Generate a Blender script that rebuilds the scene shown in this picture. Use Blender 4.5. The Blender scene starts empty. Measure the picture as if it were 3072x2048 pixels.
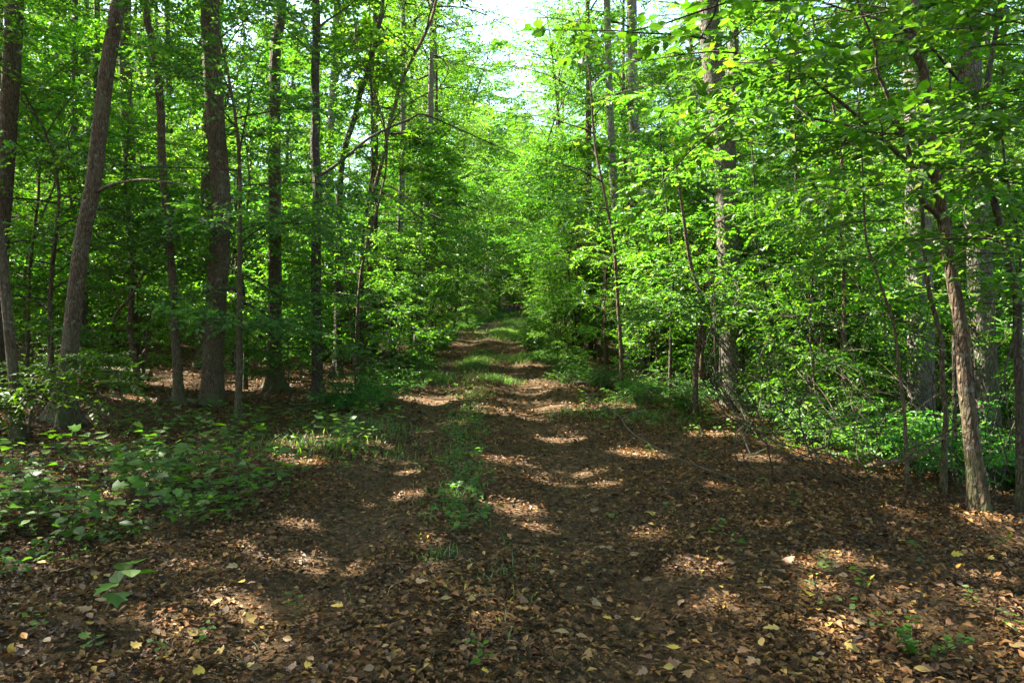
import bpy, math, random
import numpy as np
from mathutils import Vector, Matrix

RN = np.random.default_rng(11)
random.seed(11)
scn = bpy.context.scene
COL = scn.collection

# ------------------------------------------------------------------ camera
FPX, CAM_H, PITCH = 740.0, 1.6, math.atan(21 / 740.0)
cam = bpy.data.cameras.new('camera')
cam.sensor_width = 36.0
cam.lens = FPX / 1024 * 36.0
cam.clip_start, cam.clip_end = 0.05, 3000
camo = bpy.data.objects.new('camera', cam)
COL.objects.link(camo)
camo.location = (0, 0, CAM_H)
camo.rotation_euler = (math.pi / 2 - PITCH, 0, 0)
scn.camera = camo

# ------------------------------------------------------------------ light
SUN_EL, SUN_AZ = math.radians(52), math.radians(-66)      # azimuth from +Y towards +X
S = Vector((math.cos(SUN_EL) * math.sin(SUN_AZ), math.cos(SUN_EL) * math.cos(SUN_AZ), math.sin(SUN_EL)))
wd = bpy.data.worlds.new('World')
scn.world = wd
wd.use_nodes = True
nt = wd.node_tree
bg = nt.nodes['Background']
sky = nt.nodes.new('ShaderNodeTexSky')
sky.sky_type = 'NISHITA'
sky.sun_disc = False
sky.sun_elevation = SUN_EL
sky.sun_rotation = SUN_AZ
sky.altitude = 200
sky.dust_density = 2.0
nt.links.new(sky.outputs[0], bg.inputs[0])
bg.inputs[1].default_value = 0.085
sl = bpy.data.lights.new('sun', 'SUN')
sl.energy = 5.0
sl.angle = math.radians(0.45)
sl.color = (1.0, 0.95, 0.86)
so = bpy.data.objects.new('sun', sl)
COL.objects.link(so)
so.rotation_euler = S.to_track_quat('Z', 'Y').to_euler()
so.location = (-20, -5, 40)

scn.view_settings.view_transform = 'Standard'
scn.view_settings.look = 'None'
scn.view_settings.exposure = 3.25
scn.view_settings.gamma = 1.0
scn.view_settings.use_curve_mapping = False
cy = scn.cycles
cy.max_bounces = 7
cy.diffuse_bounces = 4
cy.glossy_bounces = 1
cy.transmission_bounces = 4
cy.transparent_max_bounces = 4
cy.caustics_reflective = cy.caustics_refractive = False
cy.sample_clamp_indirect = 6
cy.use_denoising = True
try:
    cy.denoiser = 'OPENIMAGEDENOISE'
    cy.denoising_input_passes = 'RGB_ALBEDO_NORMAL'
    cy.denoising_prefilter = 'ACCURATE'
except Exception:
    pass

# ------------------------------------------------------------------ terrain function and survey helpers
def sstep(a, b, x):
    t = np.clip((x - a) / (b - a), 0, 1)
    return t * t * (3 - 2 * t)

def xc(y):            # centre of the track
    return np.interp(y, [-20, 0, 10, 20, 30, 45, 56, 66, 75, 90, 120], [-.1, -.2, -.35, -.7, -1.0, -.6, -.3, 1.2, 4, 11, 28])

_yk = np.array([-60, 0, 12, 18, 24, 31, 45, 60, 75, 100, 160, 400], float)
_zk = np.array([0, 0, 0, .05, .2, .45, .95, 1.45, 2.1, 4.6, 9, 14], float)

def vnoise(x, y, s, seed=0):      # cheap smooth value noise
    x, y = x / s, y / s
    xi, yi = np.floor(x), np.floor(y)
    fx, fy = x - xi, y - yi
    fx, fy = fx * fx * (3 - 2 * fx), fy * fy * (3 - 2 * fy)
    def h(a, b):
        q = np.sin(a * 127.1 + b * 311.7 + seed * 74.7) * 43758.5453
        return q - np.floor(q)
    return (h(xi, yi) * (1 - fx) + h(xi + 1, yi) * fx) * (1 - fy) + (h(xi, yi + 1) * (1 - fx) + h(xi + 1, yi + 1) * fx) * fy

def gz(x, y):
    x, y = np.asarray(x, float), np.asarray(y, float)
    z = np.interp(y, _yk, _zk)
    dx = x - xc(y)
    z = z + .30 * sstep(-2.8, -8, dx) + .25 * sstep(-9, -16, dx) * (vnoise(x, y, 6, 3) * 1.2)
    z = z - 1.0 * sstep(3.2, 9, dx) * sstep(3, 9, y) - 1.2 * sstep(8, 22, dx)
    off = sstep(1.6, 3.2, np.abs(dx + .05))
    z = z + off * .14 * (vnoise(x, y, 1.7, 1) - .5) + .05 * (vnoise(x, y, .55, 2) - .5)
    z = z - .085 * np.exp(-((dx + 1.0) / .32) ** 2) - .085 * np.exp(-((dx - .9) / .38) ** 2) + .03 * np.exp(-((dx + .1) / .4) ** 2)
    return z

K = 1024 / 2352.0
cp, sp = math.cos(PITCH), math.sin(PITCH)

def ray(px, py):      # survey direction for a point measured on the 2352-wide print, per metre of depth
    u, v = (px * K - 512) / FPX, (341 - py * K) / FPX
    d = np.array([u, cp + v * sp, -sp + v * cp])
    return d / d[1]

def P(px, py, d):
    return np.array([0, 0, CAM_H]) + ray(px, py) * d

def G(px, py):
    r = ray(px, py)
    y = np.arange(2.0, 140, .03)
    h = CAM_H + r[2] * y - gz(r[0] * y, y)
    i = np.argmax(h <= 0) if (h <= 0).any() else len(y) - 1
    return np.array([r[0] * y[i], y[i], float(gz(r[0] * y[i], y[i]))])

# sun patches on the ground: gaps in the canopy are cut along these rays
FLECK = []
for px, py, rx in [(1200, 880, 80), (975, 921, 60), (1130, 938, 70), (1290, 938, 80), (1290, 1006, 55), (1330, 1085, 60), (1280, 1110, 45),
                   (1170, 1056, 62), (945, 1083, 32), (935, 1138, 45), (1185, 1170, 62), (1240, 1212, 40), (690, 1202, 38), (1495, 1228, 42),
                   (1595, 1303, 58), (1900, 1055, 70), (1750, 1050, 60), (1480, 1045, 60), (630, 1296, 28), (720, 1312, 30), (820, 1310, 30),
                   (540, 1387, 48), (430, 1442, 40), (1780, 1210, 24), (1845, 1292, 26), (1120, 1380, 22), (1950, 1462, 28), (2265, 1330, 40),
                   (720, 1015, 90), (690, 1060, 50), (390, 868, 60), (560, 890, 70), (1140, 800, 80), (1090, 812, 60), (1170, 765, 60), (1420, 930, 50),
                   (1600, 935, 60), (1650, 1000, 70), (2000, 1090, 45), (1340, 1275, 18), (2285, 1190, 30), (300, 915, 60), (70, 905, 40), (1130, 1440, 24),
                   (600, 1440, 24), (560, 1510, 30), (230, 1145, 30), (120, 1200, 26), (1060, 1140, 30), (860, 1020, 30), (1400, 1110, 40),
                   (840, 880, 60), (950, 800, 50), (1840, 1005, 40), (2080, 1180, 26)]:
    g = G(px, py)
    FLECK.append((g, rx * K / FPX * g[1]))
for k in range(24):
    g = G(RN.uniform(300, 2300), RN.uniform(1020, 1500))
    FLECK.append((g, RN.uniform(.05, .1)))
# lit places above the ground: (point, radius)
for px, py, d, r in [(1600, 650, 12.5, 1.1), (1560, 690, 12.5, .5), (625, 330, 17, .7), (625, 640, 17, .5), (488, 180, 13.2, .4), (488, 120, 13.2, .3), (2100, 330, 12, .9),
                     (2105, 790, 12, .7), (1640, 110, 15, .9), (1660, 330, 15, .6), (2190, 900, 6.3, .22), (2180, 660, 6.3, .14), (640, 100, 17, .6), (600, 90, 15, .5)]:
    FLECK.append((P(px, py, d), r))
for px, py, d, r in [(1800, 700, 11, 1.1), (1960, 600, 10, .9), (2000, 820, 9.5, .8), (1720, 500, 13, 1.3), (1500, 560, 18, 1.6), (1900, 420, 13, 1.3), (2200, 480, 9, .7), (1400, 650, 20, 1.6), (1300, 450, 25, 2), (560, 300, 18, 1.5), (300, 350, 20, 2),
                     (100, 400, 20, 2), (700, 450, 18, 1.4), (900, 600, 22, 1.5), (1000, 400, 25, 2), (60, 700, 16, 1.2), (300, 700, 17, 1.2), (560, 650, 18, 1.3), (1640, 780, 13, 1), (1850, 880, 10, .6), (2300, 700, 8, .5), (750, 250, 20, 1.5), (2320, 980, 8, .4), (1800, 850, 9.5, 1.0), (2000, 930, 8.8, .8), (2150, 830, 10, 1.0), (2260, 900, 9.2, .9), (1900, 760, 10.5, 1.1), (1700, 860, 12.5, .8), (2050, 700, 10, 1.0), (1560, 800, 15, 1.0), (2300, 560, 9, .8), (1480, 720, 17, 1.2), (1750, 620, 12, 1.6), (1950, 700, 11, 1.5), (2080, 820, 10.5, 1.3), (1850, 800, 11, 1.3), (2200, 620, 9.5, 1.1), (1620, 560, 14, 1.5), (2000, 480, 11, 1.3), (2300, 830, 9, .9), (1880, 150, 5.6, .5), (2130, 220, 5.6, .4), (1700, 250, 5.1, .4), (2260, 420, 5.6, .4)]:
    FLECK.append((P(px, py, d), r))
SV = np.array(S)
RS = .78

def sunlit(p, grow=1.0):       # True where a leaf would stand in one of the gaps
    p = np.asarray(p)
    out = np.zeros(len(p), bool)
    jit = .95 + .4 * RN.random(len(p))
    for g, r in FLECK:
        v = p - g
        t = v @ SV
        q = v - t[:, None] * SV
        out |= ((q * q).sum(1) < (r * grow * jit * RS + .03) ** 2) & (t > .6)
    return out

# ------------------------------------------------------------------ mesh helpers
class Geo:
    def __init__(s):
        s.v, s.f, s.n = [], [], 0
    def add(s, v, f, m=0, smooth=False):
        if len(v) == 0 or len(f) == 0:
            return
        s.v.append(np.asarray(v, float)); s.f.append((np.asarray(f, np.int64) + s.n, m, smooth)); s.n += len(v)
    def mesh(s, name, mats):
        me = bpy.data.meshes.new(name)
        if s.n:
            V = np.concatenate(s.v)
            me.vertices.add(len(V)); me.vertices.foreach_set('co', V.astype(np.float32).ravel())
            loops = np.concatenate([f.ravel() for f, _, _ in s.f])
            size = np.concatenate([np.full(len(f), f.shape[1]) for f, _, _ in s.f])
            me.loops.add(len(loops)); me.loops.foreach_set('vertex_index', loops.astype(np.int32))
            me.polygons.add(len(size))
            me.polygons.foreach_set('loop_start', (np.cumsum(size) - size).astype(np.int32))
            me.polygons.foreach_set('material_index', np.concatenate([np.full(len(f), m) for f, m, _ in s.f]).astype(np.int32))
            me.polygons.foreach_set('use_smooth', np.concatenate([np.full(len(f), sm) for f, _, sm in s.f]))
            me.update(calc_edges=True)
        for m in mats:
            me.materials.append(m)
        return me

def link(name, me, parent=None):
    o = bpy.data.objects.new(name, me)
    COL.objects.link(o)
    if parent is not None:
        o.parent = parent
    return o

def empty(name, loc=(0, 0, 0)):
    o = bpy.data.objects.new(name, None)
    o.empty_display_size = .2
    o.location = [float(c) for c in loc]
    COL.objects.link(o)
    return o

def tag(o, label=None, cat=None, group=None, kind=None):
    for k, v in (('label', label), ('category', cat), ('group', group), ('kind', kind)):
        if v:
            o[k] = v
    return o

def nrm(v):
    v = np.asarray(v, float)
    return v / np.maximum(np.linalg.norm(v, axis=-1, keepdims=True), 1e-9)

def spline(pts, n):                 # Catmull-Rom through the points
    pts = np.asarray(pts, float)
    if len(pts) < 3:
        t = np.linspace(0, 1, n)[:, None]
        return pts[0] * (1 - t) + pts[-1] * t
    q = np.vstack([2 * pts[0] - pts[1], pts, 2 * pts[-1] - pts[-2]])
    t = np.linspace(0, len(pts) - 1 - 1e-6, n)
    i = t.astype(int); f = (t - i)[:, None]
    a, b, c, d = q[i], q[i + 1], q[i + 2], q[i + 3]
    return .5 * ((2 * b) + (-a + c) * f + (2 * a - 5 * b + 4 * c - d) * f ** 2 + (-a + 3 * b - 3 * c + d) * f ** 3)

def tube(geo, pts, rad, ns=6, m=0, rough=0.0, seed=0, cap=True, butt=0.0):
    pts = np.asarray(pts, float); rad = np.broadcast_to(np.asarray(rad, float), (len(pts),))
    t = nrm(np.gradient(pts, axis=0))
    ref = np.array([1.0, 0, 0]) if abs(t[:, 0]).mean() < .8 else np.array([0, 1.0, 0])
    a = nrm(np.cross(t, ref)); b = np.cross(t, a)
    th = np.linspace(0, 2 * np.pi, ns, endpoint=False)
    R = rad[:, None] * np.ones(ns)
    if rough:
        s = np.arange(len(pts))[:, None]
        ph = seed * 1.7
        R = R * (1 + rough * (.5 * np.sin(3 * th + ph + .13 * s) + .35 * np.sin(5 * th - ph + .31 * s) + .5 * (RN.random(R.shape) - .5)))
    if butt:
        hh = np.maximum(pts[:, 2] - pts[0, 2] - .1, 0)[:, None]
        R = R * (1 + butt * 1.5 * np.exp(-hh / .22) * (np.maximum(np.sin(4 * th + seed * 2.1), 0) + .6 * np.maximum(np.sin(3 * th + seed), 0)))
    v = pts[:, None, :] + R[:, :, None] * (a[:, None, :] * np.cos(th)[None, :, None] + b[:, None, :] * np.sin(th)[None, :, None])
    k = len(pts)
    i = np.arange(k - 1)[:, None] * ns; j = np.arange(ns)[None, :]; j2 = (j + 1) % ns
    f = np.stack([i + j, i + j2, i + ns + j2, i + ns + j], -1).reshape(-1, 4)
    geo.add(v.reshape(-1, 3), f, m, True)
    if cap:
        geo.add(np.vstack([v[-1], pts[-1:] + t[-1:] * rad[-1] * .5]), np.stack([j[0], j2[0], np.full(ns, ns)], -1), m, True)
        geo.add(np.vstack([v[0], pts[:1] - t[:1] * rad[0] * .3]), np.stack([j2[0], j[0], np.full(ns, ns)], -1), m, True)

UP = np.array([0, 0, 1.0])

def leaves(geo, base, d, n, L, w=.55, m=0, fine=False):
    """Leaf blades folded along the midrib: base point, direction, normal, length per leaf."""
    if len(base) == 0:
        return
    d = nrm(d); n = nrm(n - (n * d).sum(1, keepdims=True) * d); s = np.cross(d, n)
    L = np.asarray(L)[:, None]
    k = len(base)
    fold = .06 + .10 * RN.random((k, 1)); droop = .05 + .22 * RN.random((k, 1))
    def pt(a, o, up):
        return base + d * L * a + s * L * w * o + n * L * up
    if not fine:
        v = np.stack([base, pt(.45, .5, fold), pt(1, 0, -droop), pt(.45, -.5, fold)], 1)
        i = np.arange(k)[:, None] * 4
        f = np.concatenate([i + np.array([[0, 2, 1]]), i + np.array([[0, 3, 2]])])
        geo.add(v.reshape(-1, 3), f, m)
    else:
        v = np.stack([base, pt(.22, .40, fold * .8), pt(.58, .46, fold - droop * .3), pt(1, 0, -droop), pt(.58, -.46, fold - droop * .3), pt(.22, -.40, fold * .8), pt(.5, 0, -.01)], 1)
        i = np.arange(k)[:, None] * 7
        f = np.concatenate([i + np.array([q]) for q in ((0, 6, 2, 1), (6, 3, 2, 2), (0, 5, 4, 6), (6, 4, 3, 3))][0::2])
        f3 = np.concatenate([i + np.array([[6, 3, 2]]), i + np.array([[6, 4, 3]])])
        geo.add(v.reshape(-1, 3), f, m)
        geo.v[-1] = geo.v[-1]
        geo.f.append((f3 + geo.n - len(v.reshape(-1, 3)), m, False))

def sprays(geo, base, dirs, lens, nl, L, tilt=.4, w=.55, fine=False, twig=0.0, carve=False, lm=0, tm=1, keep=1.0, single=None):
    """Flat leafy twigs: leaves set alternately along each twig, lying near the horizontal."""
    base = np.asarray(base, float); dirs = nrm(dirs); lens = np.asarray(lens, float)
    if len(base) == 0:
        return
    n = len(base)
    t = (np.arange(nl) + .6) / nl
    t = np.clip(t[None, :] + .06 * (RN.random((n, nl)) - .5), .05, 1)
    pos = base[:, None, :] + dirs[:, None, :] * (lens[:, None] * t)[..., None]
    pos[..., 2] -= .18 * lens[:, None] * t ** 2
    s = nrm(np.cross(dirs, UP))
    side = np.where(np.arange(nl) % 2 == 0, 1., -1.)[None, :] * np.ones((n, 1))
    ang = np.radians(58 + 26 * (RN.random((n, nl)) - .5)) * (1.05 - .75 * t ** 3)
    ld = dirs[:, None, :] * np.cos(ang)[..., None] + s[:, None, :] * (side * np.sin(ang))[..., None]
    ld = ld + np.array([0, 0, 1.0]) * (RN.normal(-.12, .22, (n, nl)))[..., None]
    nn = UP + RN.normal(0, tilt, (n, nl, 3))
    ll = L * (.7 + .55 * RN.random((n, nl))) * (1.0 - .25 * (t - .5) ** 2)
    pos, ld, nn, ll = pos.reshape(-1, 3), ld.reshape(-1, 3), nn.reshape(-1, 3), ll.ravel()
    ok = RN.random(len(pos)) < keep
    if carve:
        ok &= ~sunlit(pos + nrm(ld) * ll[:, None] * .5)
    if single is not None:        # the leaves that show largest become objects of their own
        dist = np.where((pos[:, 1] > 1) & (np.abs(pos[:, 0]) < .72 * pos[:, 1]) & (pos[:, 2] - 1.6 < .46 * pos[:, 1]), pos[:, 1], 99)
        dist[~ok] = 99
        for q in np.argsort(dist)[:single[0]]:
            if dist[q] < 98:
                single[1].append((pos[q], ld[q], nn[q], ll[q])); ok[q] = False
    leaves(geo, pos[ok], ld[ok], nn[ok], ll[ok], w, lm, fine)
    if twig:
        e = base + dirs * lens[:, None] * .95
        e[:, 2] -= .17 * lens
        ok = ~(sunlit(e) | sunlit((e + base) / 2)) if carve else np.ones(n, bool)
        b_, e_ = base[ok], e[ok]
        s_ = s[ok] * twig; u_ = np.cross(nrm(e_ - b_), nrm(s_ + 1e-9)) * twig
        v = np.stack([b_ + s_, b_ - s_ * .5 + u_, b_ - s_ * .5 - u_, e_], 1)
        i = np.arange(len(b_))[:, None] * 4
        f = np.concatenate([i + np.array([q]) for q in ([0, 1, 3], [1, 2, 3], [2, 0, 3])])
        geo.add(v.reshape(-1, 3), f, tm)

def at(pts, t):
    x = np.asarray(t) * (len(pts) - 1)
    i = np.minimum(x.astype(int), len(pts) - 2); f = (x - i)[..., None]
    return pts[i] * (1 - f) + pts[i + 1] * f

def limb(start, az, el, length, curve=.0, wob=.06, n=7):
    p = [np.array(start, float)]
    a, e = az, el
    for i in range(n - 1):
        a += RN.normal(0, wob * 2); e += curve / (n - 1) + RN.normal(0, wob)
        st = length / (n - 1)
        p.append(p[-1] + st * np.array([math.cos(e) * math.cos(a), math.cos(e) * math.sin(a), math.sin(e)]))
    return np.array(p)

def twigs_on(br, n, t0, length, spread=1.0):
    """Start points, directions and lengths of n leafy twigs along a limb."""
    t = t0 + (1 - t0) * (np.arange(n) + .5) / n
    b = at(br, t); d = nrm(at(br, np.minimum(t + .06, 1)) - at(br, np.maximum(t - .06, 0)))
    s = nrm(np.cross(d, UP)); sg = np.where(np.arange(n) % 2 == 0, 1., -1.)[:, None]
    a = np.radians(52 + 30 * (RN.random((n, 1)) - .5)) * spread
    a[-1:] *= .15
    q = d * np.cos(a) + s * sg * np.sin(a)
    q[:, 2] = q[:, 2] * .5 + RN.normal(.02, .34, n)
    return b, nrm(q), length * (.65 + .6 * RN.random(n)) * (1.1 - .5 * (t - t0))

def crown_on(geo, wood, trunk, f0, f1, nb, blen, el, nsec, ntw, nl, L, tw, tilt=.4, fine=False, twig=.004, carve=False, r0=.03, curve=-.25, keep=1.0, azs=None, w=.55):
    B, D, N = [], [], []
    az0 = RN.random() * 6.28
    for k in range(nb):
        fr = (k + .5 + .5 * (RN.random() - .5)) / nb
        f = f0 + (f1 - f0) * fr
        st = at(trunk, np.array([f]))[0]
        az = az0 + k * 2.4 + RN.normal(0, .3) if azs is None else azs[k % len(azs)] + RN.normal(0, .35)
        ln = blen(fr) * (.75 + .5 * RN.random())
        br = limb(st, az, el(fr) + RN.normal(0, .12), ln, curve)
        if carve:
            for _ in range(5):
                if not sunlit(spline(br, 12), .6).any():
                    break
                br = limb(st, RN.random() * 6.28, el(fr) + RN.normal(0, .2), ln, curve)
        if wood is not None:
            rr = r0 * (1.1 - .6 * fr)
            tube(wood, spline(br, 9), np.linspace(rr, rr * .15, 9), 4, 0, cap=False)
        b, d, n = twigs_on(br, ntw, .35, tw)
        B.append(b); D.append(d); N.append(n)
        for j in range(nsec):
            t = .25 + .7 * (j + RN.random()) / nsec
            p = at(br, np.array([t]))[0]
            dd = at(br, np.array([min(t + .1, 1)]))[0] - p
            a2 = math.atan2(dd[1], dd[0]) + (1 if j % 2 else -1) * (.75 + .4 * RN.random())
            sb = limb(p, a2, el(fr) * .4 + RN.normal(0, .15), ln * (1 - t * .6) * .5, curve * .5, n=5)
            if wood is not None and not (carve and sunlit(sb, .8).any()):
                tube(wood, sb, np.linspace(rr * .4, rr * .1, 5), 3, 0, cap=False)
            b, d, n = twigs_on(sb, ntw, .15, tw)
            B.append(b); D.append(d); N.append(n)
    B, D, N = np.concatenate(B), np.concatenate(D), np.concatenate(N)
    sprays(geo, B, D, N, nl, L, tilt, w, fine, twig, carve, keep=keep)

# ------------------------------------------------------------------ materials
def mat(name):
    m = bpy.data.materials.new(name)
    m.use_nodes = True
    t = m.node_tree
    b = t.nodes['Principled BSDF']
    return m, t, b, t.nodes['Material Output']

def ramp(t, stops):
    r = t.nodes.new('ShaderNodeValToRGB')
    e = r.color_ramp.elements
    while len(e) < len(stops):
        e.new(.5)
    for q, (p, c) in zip(e, stops):
        q.position = p; q.color = (*c, 1)
    return r

def leaf_mat(name, stops, trans=(1.28, 1.62, .28), mixf=.54, rough=.42, spec=.4, objvar=.35):
    m, t, b, out = mat(name)
    geo = t.nodes.new('ShaderNodeNewGeometry'); oi = t.nodes.new('ShaderNodeObjectInfo')
    r = ramp(t, stops)
    t.links.new(geo.outputs['Random Per Island'], r.inputs[0])
    h = t.nodes.new('ShaderNodeHueSaturation')
    mr = t.nodes.new('ShaderNodeMapRange')
    mr.inputs[3].default_value = 1 - objvar; mr.inputs[4].default_value = 1 + objvar
    t.links.new(oi.outputs['Random'], mr.inputs[0]); t.links.new(mr.outputs[0], h.inputs['Value'])
    t.links.new(r.outputs[0], h.inputs['Color'])
    mh = t.nodes.new('ShaderNodeMath'); mh.operation = 'MULTIPLY'; mh.inputs[1].default_value = 13.7
    fh = t.nodes.new('ShaderNodeMath'); fh.operation = 'FRACT'
    rh = t.nodes.new('ShaderNodeMapRange'); rh.inputs[3].default_value = .5 - .05 * objvar; rh.inputs[4].default_value = .5 + .035 * objvar
    ms = t.nodes.new('ShaderNodeMapRange'); ms.inputs[3].default_value = 1 - .6 * objvar; ms.inputs[4].default_value = 1.05
    t.links.new(oi.outputs['Random'], mh.inputs[0]); t.links.new(mh.outputs[0], fh.inputs[0]); t.links.new(fh.outputs[0], rh.inputs[0]); t.links.new(rh.outputs[0], h.inputs['Hue'])
    fs = t.nodes.new('ShaderNodeMath'); fs.operation = 'FRACT'; m7 = t.nodes.new('ShaderNodeMath'); m7.operation = 'MULTIPLY'; m7.inputs[1].default_value = 5.3
    t.links.new(oi.outputs['Random'], m7.inputs[0]); t.links.new(m7.outputs[0], fs.inputs[0]); t.links.new(fs.outputs[0], ms.inputs[0]); t.links.new(ms.outputs[0], h.inputs['Saturation'])
    t.links.new(h.outputs[0], b.inputs['Base Color'])
    b.inputs['Roughness'].default_value = rough
    b.inputs['Specular IOR Level'].default_value = spec
    mul = t.nodes.new('ShaderNodeVectorMath'); mul.operation = 'MULTIPLY'
    mul.inputs[1].default_value = trans
    t.links.new(h.outputs[0], mul.inputs[0])
    tr = t.nodes.new('ShaderNodeBsdfTranslucent')
    t.links.new(mul.outputs[0], tr.inputs[0])
    mx = t.nodes.new('ShaderNodeMixShader')
    mx.inputs[0].default_value = mixf
    t.links.new(b.outputs[0], mx.inputs[1]); t.links.new(tr.outputs[0], mx.inputs[2])
    t.links.new(mx.outputs[0], out.inputs[0])
    return m

M = {}
M['canopy'] = leaf_mat('canopy_leaf', [(0, (.06, .14, .014)), (.6, (.095, .205, .018)), (1, (.165, .275, .025))], objvar=.22)
M['under'] = leaf_mat('understory_leaf', [(0, (.042, .118, .014)), (.6, (.072, .182, .018)), (.93, (.115, .24, .022)), (1, (.25, .3, .03))])
M['near'] = leaf_mat('near_leaf', [(0, (.042, .105, .014)), (.6, (.072, .165, .017)), (.95, (.105, .21, .02)), (1, (.26, .28, .03))], objvar=.25, mixf=.57)
M['shrub'] = leaf_mat('shrub_leaf', [(0, (.03, .1, .02)), (.7, (.055, .15, .025)), (1, (.12, .22, .03))])
M['seedling'] = leaf_mat('seedling_leaf', [(0, (.045, .11, .01)), (.7, (.08, .165, .013)), (1, (.13, .23, .02))], objvar=.4, rough=.5, spec=.28)
M['grass'] = leaf_mat('grass_blade', [(0, (.04, .11, .02)), (.65, (.075, .16, .03)), (.8, (.16, .18, .06)), (1, (.28, .22, .1))])
M['litter'] = leaf_mat('leaf_litter', [(0, (.022, .011, .004)), (.3, (.07, .034, .009)), (.5, (.13, .06, .017)), (.7, (.155, .088, .022)), (.86, (.2, .082, .03)), (.95, (.28, .15, .055)), (1, (.38, .25, .05))], trans=(1, .8, .5), mixf=.15, rough=.6, spec=.25, objvar=0)
def clump(m, s1=1.6, lo=.55, hi=1.25):        # drifts of wetter and drier leaves
    t = m.node_tree
    tc = t.nodes.new('ShaderNodeTexCoord'); n = t.nodes.new('ShaderNodeTexNoise'); n.inputs['Scale'].default_value = s1; n.inputs['Detail'].default_value = 4
    t.links.new(tc.outputs['Object'], n.inputs[0])
    mr = t.nodes.new('ShaderNodeMapRange'); mr.inputs[1].default_value = .35; mr.inputs[2].default_value = .65; mr.inputs[3].default_value = lo; mr.inputs[4].default_value = hi
    t.links.new(n.outputs[0], mr.inputs[0])
    h = next(q for q in t.nodes if q.bl_idname == 'ShaderNodeHueSaturation')
    for l in list(t.links):
        if l.to_socket == h.inputs['Value']:
            t.links.remove(l)
    t.links.new(mr.outputs[0], h.inputs['Value'])
clump(M['litter'])
M['fallen_brown'] = leaf_mat('fallen_brown_leaf', [(0, (.15, .08, .03)), (1, (.24, .13, .055))], trans=(1, .8, .5), mixf=.15, rough=.55, spec=.3)
M['fallen_tan'] = leaf_mat('fallen_tan_leaf', [(0, (.19, .115, .04)), (1, (.27, .17, .065))], trans=(1, .8, .5), mixf=.15, rough=.55, spec=.3, objvar=.2)
M['fallen_yellow'] = leaf_mat('fallen_yellow_leaf', [(0, (.36, .22, .025)), (1, (.42, .3, .045))], trans=(1, .9, .4), mixf=.2, rough=.5, spec=.3, objvar=.2)
M['fallen_orange'] = leaf_mat('fallen_orange_leaf', [(0, (.36, .14, .025)), (1, (.4, .18, .04))], trans=(1, .8, .4), mixf=.2, rough=.5, spec=.3, objvar=.2)

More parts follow.
